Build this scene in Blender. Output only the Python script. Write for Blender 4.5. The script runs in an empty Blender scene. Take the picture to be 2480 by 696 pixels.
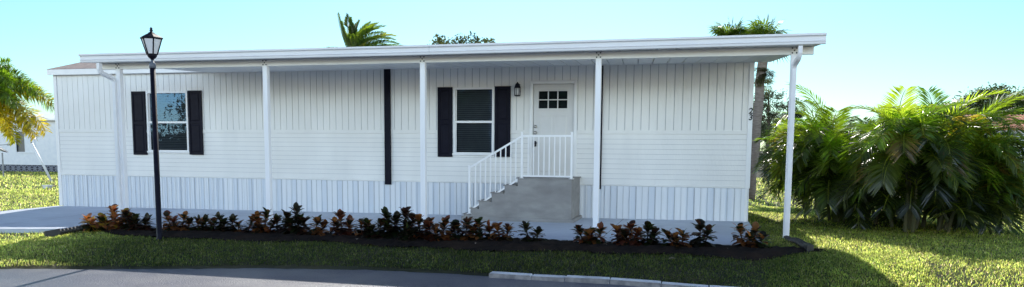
import bpy, math, random
import numpy as np
from mathutils import Vector, Matrix
R = math.radians
random.seed(7)
rng = np.random.default_rng(11)
sc = bpy.context.scene
col = sc.collection

# ------------------------------------------------------------------ helpers
def ss(a, b, x):
    t = np.clip((np.asarray(x, float) - a) / (b - a), 0, 1)
    return t * t * (3 - 2 * t)

class MB:
    """collects faces (with a colour and a material slot) for one mesh"""
    def __init__(s): s.v = []; s.f = []; s.c = []; s.m = []
    def face(s, pts, c=(1, 1, 1), m=0):
        b = len(s.v); s.v += [tuple(p) for p in pts]
        s.f.append(tuple(range(b, b + len(pts)))); s.c.append(c); s.m.append(m)
    def mesh(s, vs, fs, c=(1, 1, 1), m=0):
        b = len(s.v); s.v += [tuple(p) for p in vs]
        for f in fs: s.f.append(tuple(i + b for i in f)); s.c.append(c); s.m.append(m)
    def box(s, x0, x1, y0, y1, z0, z1, c=(1, 1, 1), m=0):
        vs = [(x, y, z) for z in (z0, z1) for y in (y0, y1) for x in (x0, x1)]
        s.mesh(vs, [(0, 2, 3, 1), (4, 5, 7, 6), (0, 1, 5, 4), (2, 6, 7, 3), (0, 4, 6, 2), (1, 3, 7, 5)], c, m)
    def hexa(s, lo, hi, c=(1, 1, 1), m=0):
        s.mesh(list(lo) + list(hi), [(3, 2, 1, 0), (4, 5, 6, 7), (0, 1, 5, 4), (1, 2, 6, 5), (2, 3, 7, 6), (3, 0, 4, 7)], c, m)
    def tube(s, pts, rad, n=8, c=(1, 1, 1), m=0, cap=True, sq=None):
        """swept ring along pts; rad scalar or list; sq=(a,b) gives a rectangle section"""
        pts = [Vector(p) for p in pts]
        rad = [rad] * len(pts) if not hasattr(rad, '__len__') else rad
        rings = []; ref = None
        for i, p in enumerate(pts):
            a = pts[max(i - 1, 0)]; b = pts[min(i + 1, len(pts) - 1)]
            t = (b - a).normalized()
            if ref is None: ref = Vector((0, 1, 0)) if abs(t.y) < .9 else Vector((1, 0, 0))
            u = (ref - t * ref.dot(t)).normalized(); w = t.cross(u); ref = u
            if sq:
                rings.append([p + u * (sq[1] * k) + w * (sq[0] * j) for j, k in ((-1, -1), (1, -1), (1, 1), (-1, 1))])
            else:
                rings.append([p + (u * math.cos(2 * math.pi * k / n) + w * math.sin(2 * math.pi * k / n)) * rad[i] for k in range(n)])
        n = len(rings[0]); vs = [q for r in rings for q in r]; fs = []
        for i in range(len(rings) - 1):
            for k in range(n):
                fs.append((i * n + k, i * n + (k + 1) % n, (i + 1) * n + (k + 1) % n, (i + 1) * n + k))
        if cap: fs += [tuple(range(n - 1, -1, -1)), tuple(range((len(rings) - 1) * n, len(rings) * n))]
        s.mesh(vs, fs, c, m)
    def lathe(s, prof, cx, cy, n=12, c=(1, 1, 1), m=0, rot=0):
        vs = []; fs = []
        for r, z in prof:
            for k in range(n):
                a = 2 * math.pi * k / n + rot; vs.append((cx + r * math.cos(a), cy + r * math.sin(a), z))
        for i in range(len(prof) - 1):
            for k in range(n):
                fs.append((i * n + k, i * n + (k + 1) % n, (i + 1) * n + (k + 1) % n, (i + 1) * n + k))
        fs += [tuple(range(n - 1, -1, -1)), tuple(range((len(prof) - 1) * n, len(prof) * n))]
        s.mesh(vs, fs, c, m)
    def build(s, name, mats, parent=None, smooth=False, bevel=0, colored=False):
        me = bpy.data.meshes.new(name)
        me.from_pydata(s.v, [], s.f)
        mats = mats if isinstance(mats, (list, tuple)) else [mats]
        for m in mats: me.materials.append(m)
        if len(mats) > 1: me.polygons.foreach_set('material_index', s.m)
        if colored:
            at = me.color_attributes.new('Col', 'FLOAT_COLOR', 'CORNER')
            arr = np.repeat(np.array([tuple(c) + (1,) for c in s.c], 'f'), [len(f) for f in s.f], axis=0)
            at.data.foreach_set('color', arr.ravel())
        if smooth: me.polygons.foreach_set('use_smooth', [True] * len(me.polygons))
        me.update()
        o = bpy.data.objects.new(name, me); col.objects.link(o)
        if parent is not None: link(o, parent)
        if bevel:
            b = o.modifiers.new('bevel', 'BEVEL'); b.width = bevel; b.segments = 2; b.limit_method = 'ANGLE'
        return o

def link(o, parent):
    """parent while keeping world coordinates (meshes are written in world space)"""
    o.parent = parent
    M = Matrix.Identity(4); p = parent
    while p is not None:
        M = Matrix.LocRotScale(p.location, p.rotation_euler, p.scale) @ M if p.parent is None else M
        p = p.parent
    if parent.type == 'EMPTY': o.matrix_parent_inverse = M.inverted()

def tag(o, label, cat, group=None, kind=None):
    if label: o['label'] = label
    if cat: o['category'] = cat
    if group: o['group'] = group
    if kind: o['kind'] = kind
    return o

def thing(name, label, cat, loc, group=None):
    o = bpy.data.objects.new(name, None); col.objects.link(o)
    o.location = loc; o.empty_display_size = .2
    return tag(o, label, cat, group)

def struct(o): o['kind'] = 'structure'; return o

# ------------------------------------------------------------------ materials
def mat(name, c1, c2=None, scale=4., rough=.6, bump=0., bscale=None, metal=0., spec=.5, detail=6, stretch=None, c3=None, s3=.6):
    m = bpy.data.materials.new(name); m.use_nodes = True
    nt = m.node_tree; N = nt.nodes; L = nt.links; b = N['Principled BSDF']
    b.inputs['Roughness'].default_value = rough; b.inputs['Metallic'].default_value = metal
    b.inputs['Specular IOR Level'].default_value = spec
    tc = N.new('ShaderNodeTexCoord'); mp = N.new('ShaderNodeMapping'); L.new(tc.outputs['Object'], mp.inputs[0])
    if stretch: mp.inputs['Scale'].default_value = stretch
    if c2 is None: c2 = tuple(x * .88 for x in c1)
    nz = N.new('ShaderNodeTexNoise'); nz.inputs['Scale'].default_value = scale; nz.inputs['Detail'].default_value = detail
    L.new(mp.outputs[0], nz.inputs[0])
    mr = N.new('ShaderNodeMapRange'); mr.inputs[1].default_value = .35; mr.inputs[2].default_value = .68; L.new(nz.outputs[0], mr.inputs[0])
    mx = N.new('ShaderNodeMix'); mx.data_type = 'RGBA'
    mx.inputs[6].default_value = tuple(c1) + (1,); mx.inputs[7].default_value = tuple(c2) + (1,)
    L.new(mr.outputs[0], mx.inputs[0]); out = mx.outputs[2]
    if c3 is not None:
        n3 = N.new('ShaderNodeTexNoise'); n3.inputs['Scale'].default_value = s3; n3.inputs['Detail'].default_value = 4
        L.new(tc.outputs['Object'], n3.inputs[0])
        r3 = N.new('ShaderNodeMapRange'); r3.inputs[1].default_value = .45; r3.inputs[2].default_value = .7; L.new(n3.outputs[0], r3.inputs[0])
        m3 = N.new('ShaderNodeMix'); m3.data_type = 'RGBA'; m3.inputs[7].default_value = tuple(c3) + (1,)
        L.new(r3.outputs[0], m3.inputs[0]); L.new(out, m3.inputs[6]); out = m3.outputs[2]
    L.new(out, b.inputs['Base Color'])
    if bump:
        nb = N.new('ShaderNodeTexNoise'); nb.inputs['Scale'].default_value = bscale or scale * 8; nb.inputs['Detail'].default_value = 5
        L.new(mp.outputs[0], nb.inputs[0])
        bp = N.new('ShaderNodeBump'); bp.inputs['Strength'].default_value = bump; bp.inputs['Distance'].default_value = .02
        L.new(nb.outputs[0], bp.inputs['Height']); L.new(bp.outputs[0], b.inputs['Normal'])
    return m

def leafmat(name, trans=.4, rough=.4, spec=.5, gain=1., tgain=(1.3, 1.25, .6), dgain=1.):
    m = bpy.data.materials.new(name); m.use_nodes = True
    nt = m.node_tree; N = nt.nodes; L = nt.links; b = N['Principled BSDF']; out = N['Material Output']
    at = N.new('ShaderNodeVertexColor'); at.layer_name = 'Col'
    tc = N.new('ShaderNodeTexCoord'); nz = N.new('ShaderNodeTexNoise'); nz.inputs['Scale'].default_value = 3.
    L.new(tc.outputs['Object'], nz.inputs[0])
    mr = N.new('ShaderNodeMapRange'); mr.inputs[1].default_value = .3; mr.inputs[2].default_value = .7
    mr.inputs[3].default_value = .72 * gain; mr.inputs[4].default_value = 1.2 * gain; L.new(nz.outputs[0], mr.inputs[0])
    mu = N.new('ShaderNodeVectorMath'); mu.operation = 'SCALE'; L.new(at.outputs[0], mu.inputs[0]); L.new(mr.outputs[0], mu.inputs['Scale'])
    md = N.new('ShaderNodeVectorMath'); md.operation = 'SCALE'; md.inputs['Scale'].default_value = dgain; L.new(mu.outputs[0], md.inputs[0])
    L.new(md.outputs[0], b.inputs['Base Color'])
    b.inputs['Roughness'].default_value = rough; b.inputs['Specular IOR Level'].default_value = spec
    tr = N.new('ShaderNodeBsdfTranslucent')
    m2 = N.new('ShaderNodeVectorMath'); m2.operation = 'MULTIPLY'; m2.inputs[1].default_value = tgain; L.new(mu.outputs[0], m2.inputs[0])
    L.new(m2.outputs[0], tr.inputs[0])
    ms = N.new('ShaderNodeMixShader'); ms.inputs[0].default_value = trans
    L.new(b.outputs[0], ms.inputs[1]); L.new(tr.outputs[0], ms.inputs[2]); L.new(ms.outputs[0], out.inputs[0])
    return m

def glassmat(name, refl=.25, tint=(.22, .48, .95)):
    m = bpy.data.materials.new(name); m.use_nodes = True
    nt = m.node_tree; N = nt.nodes; L = nt.links; out = N['Material Output']; N.remove(N['Principled BSDF'])
    tr = N.new('ShaderNodeBsdfTransparent'); tr.inputs[0].default_value = (.62, .66, .68, 1)
    gl = N.new('ShaderNodeBsdfGlossy'); gl.inputs['Roughness'].default_value = .015; gl.inputs[0].default_value = tint + (1,)
    nz = N.new('ShaderNodeTexNoise'); nz.inputs['Scale'].default_value = 2.2; tc = N.new('ShaderNodeTexCoord'); L.new(tc.outputs['Object'], nz.inputs[0])
    bp = N.new('ShaderNodeBump'); bp.inputs['Strength'].default_value = .08; bp.inputs['Distance'].default_value = .05
    L.new(nz.outputs[0], bp.inputs['Height']); L.new(bp.outputs[0], gl.inputs['Normal'])
    fr = N.new('ShaderNodeFresnel'); fr.inputs[0].default_value = 1.5
    ad = N.new('ShaderNodeMath'); ad.operation = 'ADD'; ad.use_clamp = True; ad.inputs[1].default_value = refl; L.new(fr.outputs[0], ad.inputs[0])
    ms = N.new('ShaderNodeMixShader'); L.new(ad.outputs[0], ms.inputs[0]); L.new(tr.outputs[0], ms.inputs[1]); L.new(gl.outputs[0], ms.inputs[2])
    L.new(ms.outputs[0], out.inputs[0])
    return m

M = {}
M['siding'] = mat('siding_paint', (.88, .87, .835), (.80, .795, .765), 1.6, .55, .22, 22, c3=(.80, .79, .755), s3=.5, stretch=(1, 1, .35))
M['groove'] = mat('groove_shadow_paint', (.50, .51, .53), (.42, .43, .45), 6, .8)
M['skirt'] = mat('skirting_metal', (.82, .84, .86), (.77, .80, .83), 1.2, .45, .05, 30, stretch=(4, 4, .4))
M['skirt2'] = mat('skirting_metal_tinted', (.73, .77, .82), (.67, .72, .78), 1.5, .45, .05, 30, stretch=(4, 4, .4))
M['trim'] = mat('white_trim_paint', (.88, .88, .87), (.83, .83, .825), 3, .4, .05, 50)
M['alu'] = mat('white_aluminium', (.80, .81, .83), (.74, .75, .78), 1.5, .38, .03, 30, stretch=(.6, 3, 3))
M['beam'] = mat('beam_aluminium', (.88, .87, .83), (.83, .82, .78), 1.5, .45, .04, 30, stretch=(.6, 3, 3))
M['post'] = mat('white_post_paint', (.92, .93, .95), (.86, .87, .90), 1.5, .4, .03, 30)
M['ceil'] = mat('ceiling_pan_aluminium', (.84, .85, .85), (.78, .79, .80), 1, .45, .03, 30)
M['black'] = mat('black_shutter_paint', (.006, .006, .014), (.010, .010, .019), 6, .55, .1, 60, spec=.12)
M['blackmetal'] = mat('black_metal', (.004, .004, .010), (.010, .010, .02), 10, .45, .1, 80, spec=.18)
M['door'] = mat('door_paint', (.72, .71, .69), (.67, .665, .65), 2, .4, .06, 30)
M['steel'] = mat('satin_nickel', (.55, .54, .52), (.45, .44, .42), 20, .3, metal=1.)
M['dark'] = mat('dark_interior', (.012, .014, .016), (.02, .022, .024), 3, .8)
M['blind'] = mat('window_blind', (.30, .31, .32), (.24, .25, .26), 3, .6)
M['doorblind'] = mat('dim_hallway', (.07, .075, .08), (.03, .033, .036), 5, .8)
M['glass'] = glassmat('window_glass', .045)
M['lampglass'] = mat('frosted_lamp_glass', (.75, .76, .78), (.68, .69, .72), 8, .35)
M['concrete'] = mat('patio_concrete', (.62, .67, .75), (.55, .60, .68), 3.5, .8, .2, 70, c3=(.48, .52, .60), s3=.5)
M['stoop'] = mat('stoop_concrete', (.34, .33, .315), (.26, .25, .24), 3, .9, .35, 40, c3=(.22, .21, .205), s3=1.1, stretch=(1, 1, 2.5))
M['rail'] = mat('white_railing_paint', (.95, .95, .95), (.90, .90, .90), 6, .4, .08, 60)
M['shingle'] = mat('brown_shingles', (.33, .27, .25), (.22, .18, .17), 9, .9, .5, 40)
M['bark'] = mat('palm_trunk', (.24, .21, .19), (.13, .11, .10), 6, .95, .8, 30, stretch=(1, 1, 5))
M['bark2'] = mat('pine_bark', (.09, .07, .06), (.05, .04, .035), 6, .95, .6, 20)
M['stalk'] = mat('green_stalk', (.045, .055, .02), (.075, .065, .03), 8, .6, .1, 20, stretch=(1, 1, 5))
M['corr'] = mat('black_drain_plastic', (.012, .012, .013), (.03, .028, .026), 8, .5, .2, 40)
M['mulch'] = mat('dark_mulch', (.022, .015, .012), (.007, .006, .006), 14, .95, .9, 60, c3=(.032, .02, .014), s3=2., spec=.15)
M['asphalt'] = mat('road_asphalt', (.15, .155, .195), (.07, .075, .11), 45, .42, .7, 50, c3=(.19, .19, .215), s3=1.1, spec=.6, detail=3)
M['kerb'] = mat('white_kerb_paint', (.90, .91, .93), (.84, .85, .87), 7, .6, .4, 30, c3=(.62, .61, .62), s3=3.5)
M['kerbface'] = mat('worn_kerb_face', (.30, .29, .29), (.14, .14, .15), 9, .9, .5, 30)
M['soil'] = mat('lawn_soil', (.035, .04, .018), (.018, .021, .010), 6, .95, .6, 40, c3=(.06, .055, .028), s3=1.1)
M['farlawn'] = M['soil']
M['neigh'] = mat('white_stucco', (.78, .80, .83), (.70, .73, .78), 4, .8, .3, 40)
M['pane_grey'] = mat('grey_window_screen', (.10, .11, .12), (.07, .08, .09), 3, .4)
M['navy'] = mat('dark_base_block', (.015, .016, .03), (.03, .03, .045), 6, .8)
M['lattice'] = mat('grey_breeze_block', (.30, .32, .38), (.22, .24, .3), 6, .8)
M['tile'] = mat('terracotta_tiles', (.46, .15, .09), (.60, .32, .22), 5, .8, .3, 20)
M['greywall'] = mat('grey_stucco', (.52, .56, .64), (.44, .48, .56), 2, .8, .2, 20)
M['yellow'] = mat('yellow_sign_paint', (.80, .50, .02), (.72, .42, .02), 6, .5)
M['collar'] = mat('grey_collar_paint', (.13, .15, .18), (.09, .10, .13), 6, .5)
M['galv'] = mat('galvanised_post', (.35, .36, .37), (.25, .26, .27), 6, .5)
M['paving'] = mat('pale_street_paving', (.62, .62, .60), (.52, .52, .5), 1, .9)
M['num'] = mat('black_number_paint', (.01, .01, .01), (.015, .015, .015), 6, .4)
M['shell'] = mat('pale_dry_leaf', (.5, .4, .3), (.38, .28, .2), 12, .8)
M['grass'] = leafmat('grass_blades', .74, .45, .22, 1., (4.3, 3.9, 4.6), .10)
M['croton'] = leafmat('croton_leaves', .35, .38, .4, 1., (3.4, 2.8, 1.6), .36)
M['palm'] = leafmat('palm_leaflets', .52, .30, 1., 1., (3.3, 3.5, .8), .75)
M['tree'] = leafmat('tree_leaves', .35, .5, .4, 1., (1.2, 1.3, .5))

# ------------------------------------------------------------------ terrain
def zg(x): return -.05 + .008 * np.clip(x, -3, 20)
def zslab(x, y): return zg(x) - .06 * ss(5.5, 2.5, x) * ss(-.6, -3.8, y)
def yslab(x): return -3.95 - .58 * ss(5.9, 4.6, x)
RX = [-60, 2, 4.5, 5.9, 6.84, 7.78, 8.86, 10.02, 11.7, 13.03, 14.3, 15.46, 16.94, 19, 24, 60]
RY = [-12, -9.9, -8.4, -7.75, -7.35, -7.12, -6.75, -6.33, -5.97, -5.97, -6.02, -6.02, -6.24, -6.35, -7.2, -12]
def yroad(x): return np.interp(x, RX, RY)
ZR = -.25
def h(x, y):
    x = np.asarray(x, float); y = np.asarray(y, float)
    near = zslab(x, np.maximum(y, -4.4)) - .05
    far = -.10
    ye = yroad(x)
    t = np.clip((-4.5 - y) / np.maximum(-4.5 - ye, .3), 0, 1)
    a = np.where(y < -4.0, t ** 1.7, 0)
    z = near * (1 - a) + (ZR + .035) * a
    z = z - .09 * ss(7.0, 4.2, x) * ss(-4.0, -5.2, y) * ss(-9, -7, y)
    b = ss(1.5, 8, np.maximum(np.abs(x - 9) - 9, y))
    z = z * (1 - b) + far * b
    z = z + .012 * np.sin(x * 1.7 + y * .6) * np.sin(y * 1.3 - x * .4)
    d = y - yroad(x)
    z = np.where(d < .0, np.minimum(z, ZR - .03), z)
    return z
def in_slab(x, y): return (x > -.22) & (x < 17.52) & (y > yslab(x) - .02) & (y < .2)
def mulch_front(x): return -4.98 + .07 * np.sin(x * 1.3) + .05 * np.sin(x * 3.1 + 1) + .75 * ss(17.2, 18.35, x) + .75 * ss(6.4, 5.0, x)
def in_mulch(x, y): return (x > 5.0) & (x < 18.3) & (y < -3.9) & (y > mulch_front(x))

def grid_sheet(name, xs, ys, zf, material, keep=None):
    X, Y = np.meshgrid(xs, ys); Z = zf(X, Y)
    nx, ny = len(xs), len(ys)
    V = np.stack([X.ravel(), Y.ravel(), Z.ravel()], 1)
    i = np.arange(nx - 1)[None, :] + nx * np.arange(ny - 1)[:, None]
    F = np.stack([i, i + 1, i + nx + 1, i + nx], -1).reshape(-1, 4)
    if keep is not None:
        cx = V[F].mean(1); F = F[keep(cx[:, 0], cx[:, 1])]
    me = bpy.data.meshes.new(name); me.from_pydata(V.tolist(), [], F.tolist()); me.materials.append(material)
    me.polygons.foreach_set('use_smooth', [True] * len(me.polygons)); me.update()
    o = bpy.data.objects.new(name, me); col.objects.link(o); return o

xs = np.concatenate([-np.geomspace(400, 12, 16), np.arange(-10, 28, .25), np.geomspace(29, 400, 16)])
ys = np.concatenate([-np.geomspace(200, 14, 10), np.arange(-12, 12, .2), np.geomspace(13, 600, 18)])
struct(grid_sheet('ground', xs, ys, h, M['soil']))

# road: sheet with an irregular edge against the lawn
mb = MB(); rx = np.concatenate([np.linspace(-60, 2, 20), np.arange(2.2, 26, .15), np.linspace(27, 60, 12)])
prev = None
for x in rx:
    ye = float(yroad(x)) + random.uniform(-.03, .03)
    row = [(x, ye + .02, ZR - .02), (x, ye - .05, ZR), (x, ye - .6, ZR + .004), (x, -14, ZR + .004), (x, -26, ZR)]
    if prev:
        for k in range(4): mb.face([prev[k], prev[k + 1], row[k + 1], row[k]])
    prev = row
struct(mb.build('road', M['asphalt']))

# painted kerb
mb = MB(); cuts = [13.62]
while cuts[-1] < 17.6: cuts.append(cuts[-1] + random.choice([.55, .62, .7, .48]))
for a, b in zip(cuts[:-1], cuts[1:]):
    a2, b2 = a + .006, b - .006
    j = random.uniform(-.012, .012); t = ZR + .062 + random.uniform(-.006, .006)
    ya, yb = float(yroad(a)) - .01 + j, float(yroad(b)) - .01 + j
    lo = [(a2, ya - .17, ZR - .05), (b2, yb - .17, ZR - .05), (b2, yb + .02, ZR - .05), (a2, ya + .02, ZR - .05)]
    hi = [(a2, ya - .15, t), (b2, yb - .15, t), (b2, yb + .02, t + .004), (a2, ya + .02, t + .004)]
    mb.mesh(lo + hi, [(4, 5, 6, 7), (1, 2, 6, 5), (2, 3, 7, 6), (3, 0, 4, 7)], m=0)
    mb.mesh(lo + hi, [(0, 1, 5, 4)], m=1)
struct(mb.build('kerb', [M['kerb'], M['kerbface']], bevel=.012))

# patio slab, with joints every few metres
mb = MB(); xe = [-.2, 1.2, 2.4, 3.2, 3.8, 4.4, 4.9, 5.2, 5.5, 5.9, 7.4, 9.9, 12.4, 14.9, 17.5]; JNT = (2.4, 4.9, 7.4, 9.9, 12.4, 14.9)
for a, b in zip(xe[:-1], xe[1:]):
    a2, b2 = a + (.004 if a in JNT else 0), b - (.004 if b in JNT else 0)
    yy = [-9, -2.6, -1.3, .1]
    for ya, yb in zip(yy[:-1], yy[1:]):
        q = [(a2, ya if ya > -8 else float(yslab(a2))), (b2, ya if ya > -8 else float(yslab(b2))), (b2, yb), (a2, yb)]
        mb.mesh([(x, y, float(zslab(x, y)) - .16) for x, y in q] + [(x, y, float(zslab(x, y))) for x, y in q],
                [(4, 5, 6, 7)] + ([(0, 1, 5, 4)] if ya == -9 else []) + ([(1, 2, 6, 5)] if b > 17 else []) + ([(3, 0, 4, 7)] if a < 0 else []))
struct(mb.build('patio', M['concrete']))

# mulch bed
xs2 = np.arange(4.9, 18.45, .06); ys2 = np.arange(-5.25, -3.92, .06)
def zmul(X, Y):
    bmp = rng.normal(0, .011, X.shape)
    return h(X, Y) + .02 + bmp + .035 * ss(.0, .35, Y - mulch_front(X)) * ss(-3.93, -4.15, Y)
struct(grid_sheet('mulch_bed', xs2, ys2, zmul, M['mulch'], keep=lambda x, y: y > mulch_front(x) - .03))

# far street seen past the right end of the house
mb = MB(); mb.face([(14, 66, -.09), (70, 60, -.09), (70, 71, -.09), (14, 80, -.09)])
struct(mb.build('street', M['paving']))
mb = MB(); mb.face([(31, 33.2, -.085), (60, 31.5, -.085), (60, 34.3, -.085), (31, 35.8, -.085)])
struct(mb.build('pavement', M['paving']))

# ------------------------------------------------------------------ grass (stuff)
def make_grass():
    P = []
    def scat(x0, x1, y0, y1, dens, ln, w):
        n = int((x1 - x0) * (y1 - y0) * dens)
        x = rng.uniform(x0, x1, n); y = rng.uniform(y0, y1, n)
        edge = rng.normal(0, .035, n)
        ok = ~in_slab(x, y) & ~in_mulch(x, y + edge) & (y - yroad(x) > .0 + edge * .8) & ~((x > 0) & (x < 17.46) & (y > -.2) & (y < 4.4))
        # thin the shaded strip along the mulch
        x = x[ok]; y = y[ok]
        P.append(np.stack([x, y, np.full(len(x), ln), np.full(len(x), w)], 1))
    scat(4.2, 19.5, -8.6, -4.0, 3000, .046, .0065)
    scat(-1, 5.2, -9.2, -3.9, 900, .055, .008)
    scat(17.4, 25, -7.5, 0, 2400, .048, .007)
    scat(17.4, 27, 0, 7, 900, .055, .009)
    scat(17.2, 36, 7, 30, 90, .10, .022)
    scat(-14, 0, -2.5, 6, 420, .06, .012)
    scat(-28, -2, 4, 22, 110, .09, .022)
    A = np.concatenate(P); n = len(A)
    x, y, ln, w = A.T
    z = h(x, y)
    big = (np.sin(x * .9 + 1.3 * np.sin(y * .7)) + np.sin(y * 1.25 + .8 * np.sin(x * .6))) * .25 + .5
    fine = rng.random(n)
    ln = ln * rng.uniform(.5, 1.35, n) * (.8 + .4 * big)
    az = rng.uniform(0, 2 * np.pi, n); lean = rng.uniform(.25, 1.35, n)
    dx = np.cos(az) * np.sin(lean); dy = np.sin(az) * np.sin(lean); dz = np.cos(lean)
    sx = -np.sin(az); sy = np.cos(az)
    hw = w * .5 * rng.uniform(.7, 1.4, n)
    b0 = np.stack([x - sx * hw, y - sy * hw, z - .004], 1); b1 = np.stack([x + sx * hw, y + sy * hw, z - .004], 1)
    mx = x + dx * ln * .55; my = y + dy * ln * .55; mz = z + dz * ln * .62
    m0 = np.stack([mx - sx * hw * .9, my - sy * hw * .9, mz], 1); m1 = np.stack([mx + sx * hw * .9, my + sy * hw * .9, mz], 1)
    t = np.stack([x + dx * ln, y + dy * ln, z + dz * ln * .85], 1)
    V = np.stack([b0, b1, m1, m0, t], 1).reshape(-1, 3)
    i = np.arange(n) * 5
    loops = np.stack([i, i + 1, i + 2, i + 3, i + 3, i + 2, i + 4], 1).ravel()
    ls = np.stack([np.arange(n) * 7, np.arange(n) * 7 + 4], 1).ravel()
    lt = np.tile([4, 3], n)
    me = bpy.data.meshes.new('grass'); me.vertices.add(len(V)); me.vertices.foreach_set('co', V.ravel())
    me.loops.add(len(loops)); me.loops.foreach_set('vertex_index', loops)
    me.polygons.add(2 * n); me.polygons.foreach_set('loop_start', ls); me.polygons.foreach_set('loop_total', lt)
    me.update(calc_edges=True)
    g1 = np.array([.20, .27, .05]); g2 = np.array([.30, .33, .07]); dry = np.array([.34, .31, .15]); dk = np.array([.10, .17, .035])
    k = (.35 * big + .65 * fine)[:, None]
    C = g1 * (1 - k) + g2 * k
    sel = rng.random(n); C[sel < .10] = dry; C[sel > .80] = dk
    C *= rng.uniform(.5, 1.45, n)[:, None]
    painted_shade = ss(5.2, 7.6, x + .5 * np.sin(y * 2)) * ss(18.9, 17.0, x + .4 * np.sin(y * 1.7)) * ss(1, -2, y)   # house shade painted into the blade colour of the front lawn
    C *= (1 - .64 * painted_shade)[:, None]; C[:, 0] *= 1 - .12 * painted_shade
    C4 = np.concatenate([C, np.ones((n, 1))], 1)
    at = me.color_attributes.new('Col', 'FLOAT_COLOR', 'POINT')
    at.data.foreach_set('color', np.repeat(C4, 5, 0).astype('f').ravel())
    me.materials.append(M['grass'])
    o = bpy.data.objects.new('grass', me); col.objects.link(o)
    tag(o, 'coarse green lawn grass growing around the house and along the road', 'grass', kind='stuff')
    print('blades', n)
make_grass()

# ------------------------------------------------------------------ the mobile home
L = 17.46; DEP = 4.25; ZS = .787; ZB = 1.96; ZT = 3.362
home = thing('mobile_home', 'long white single storey mobile home with black shutters', 'house', (L / 2, 2.1, 0))
# --- openings on the front
W1 = (2.845, 4.05, 1.42, 2.93); W2 = (11.02, 11.985, 1.435, 2.93); DR = (12.87, 13.78, .955, 2.985)
OPEN = [W1, W2, DR]
def wall_spans(x0, x1, z0, z1):
    """vertical pieces of a strip left by the openings: list of (za, zb)"""
    segs = [(z0, z1)]
    for a, b, c, d in OPEN:
        if x1 > a + .001 and x0 < b - .001:
            ns = []
            for s, e in segs:
                if d <= s or c >= e: ns.append((s, e)); continue
                if c > s: ns.append((s, c))
                if d < e: ns.append((d, e))
            segs = ns
    return segs
def cut_x(x0, x1):
    xs_ = sorted({x0, x1} | {v for o in OPEN for v in o[:2] if x0 < v < x1})
    return list(zip(xs_[:-1], xs_[1:]))
# upper grooved boards
mb = MB(); x = .10; gw = .012
bounds = []
while x < L - .08:
    p = .163 + (.008 if x > 9 else 0); x2 = min(x + p, L - .06); bounds.append((x, x2)); x = x2
for a, b in bounds:
    for s, e in cut_x(a, b):
        for za, zb in wall_spans(s, e, ZB + .02, ZT):
            off = random.uniform(0, .0015)
            xa = s + (gw if s == a else 0)
            mb.hexa([(xa, -.012 - off, za), (e, -.012 - off, za), (e, .05, za), (xa, .05, za)],
                    [(xa, -.012 - off, zb), (e, -.012 - off, zb), (e, .05, zb), (xa, .05, zb)])
            if s == a:
                mb.box(s, s + gw, .001, .05, za, zb, m=1)
mb.build('board_siding', [M['siding'], M['groove']], home)
# lower lap siding
mb = MB(); n = 10; st = (ZB - .06 - ZS - .05) / n
for k in range(n):
    z0 = ZS + .05 + k * st; z1 = z0 + st
    for s, e in cut_x(.10, L - .06):
        for za, zb in wall_spans(s, e, z0, z1):
            f0 = (za - z0) / st; f1 = (zb - z0) / st
            y0 = -.016 + .013 * f0; y1 = -.016 + .013 * f1
            g_ = .0055 if zb == z1 and k < n - 1 else 0
            mb.hexa([(s, y0, za), (e, y0, za), (e, .05, za), (s, .05, za)], [(s, y1, zb - g_), (e, y1, zb - g_), (e, .05, zb - g_), (s, .05, zb - g_)])
            if g_: mb.box(s, e, .001, .05, zb - g_, zb, m=1)
mb.build('lap_siding', [M['siding'], M['groove']], home)
# band strips and corner trims
mb = MB()
for s, e in cut_x(.10, L - .06):
    for za, zb in wall_spans(s, e, ZB - .06, ZB + .02):
        mb.box(s, e, -.026, .05, za, zb)
    for za, zb in wall_spans(s, e, ZS, ZS + .05):
        mb.box(s, e, -.03, .05, za, zb)
mb.build('band_trim', M['siding'], home, bevel=.004)
mb = MB()
mb.box(0, .10, -.034, .06, float(zg(0)) + .02, ZT); mb.build('corner_trim', M['trim'], home, bevel=.006); mb = MB()
mb.box(L - .06, L + .034, -.036, .06, ZS, ZT); mb.box(L - .06, L + .02, -.02, .06, float(zg(L)), ZS)
mb.build('corner_trim', M['trim'], home, bevel=.006)
# skirting ribs
mb = MB(); x = .10; pat = [(.125, 0, 0), (.012, .012, 1), (.12, .004, 1), (.012, .0, 0), (.13, .006, 0)]
fine = [(.06, 0, 0), (.012, .010, 1), (.05, .004, 0), (.012, .012, 1), (.07, .002, 1), (.012, .01, 0)]
k = 0
while x < L - .06:
    w, dpt, mi = (fine if x < 4.8 or 13.9 < x < 14.5 else pat)[k % (6 if x < 4.8 or 13.9 < x < 14.5 else 5)]
    w *= random.uniform(.92, 1.1)
    x2 = min(x + w, L - .06); zb = float(zg((x + x2) / 2)) + .004
    mb.box(x, x2, -.006 - dpt, .04, zb, ZS - .004, m=mi)
    x = x2; k += 1
# deep shadow lines between panels
for xj in np.arange(.5, L, .407):
    mb.box(xj, xj + .014, -.022, -.019, float(zg(xj)) + .01, ZS - .006, m=2)
    for o_ in (.135, .27):
        mb.box(xj + o_, xj + o_ + .007, -.022, -.0195, float(zg(xj)) + .01, ZS - .006, m=2)
mb.build('skirting', [M['skirt'], M['skirt2'], M['groove']], home)
# body behind the cladding, gable ends, back
mb = MB()
zb0 = float(zg(0))
mb.box(.02, .08, .07, DEP, zb0, ZT); mb.build('side_wall', M['siding'], home); mb = MB(); mb.box(L - .04, L + .01, .07, DEP, zb0 + .1, ZT)
mb.build('side_wall', M['siding'], home); mb = MB(); mb.box(.02, L, DEP, DEP + .06, zb0, ZT)
mb.build('back_wall', M['siding'], home)
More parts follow.
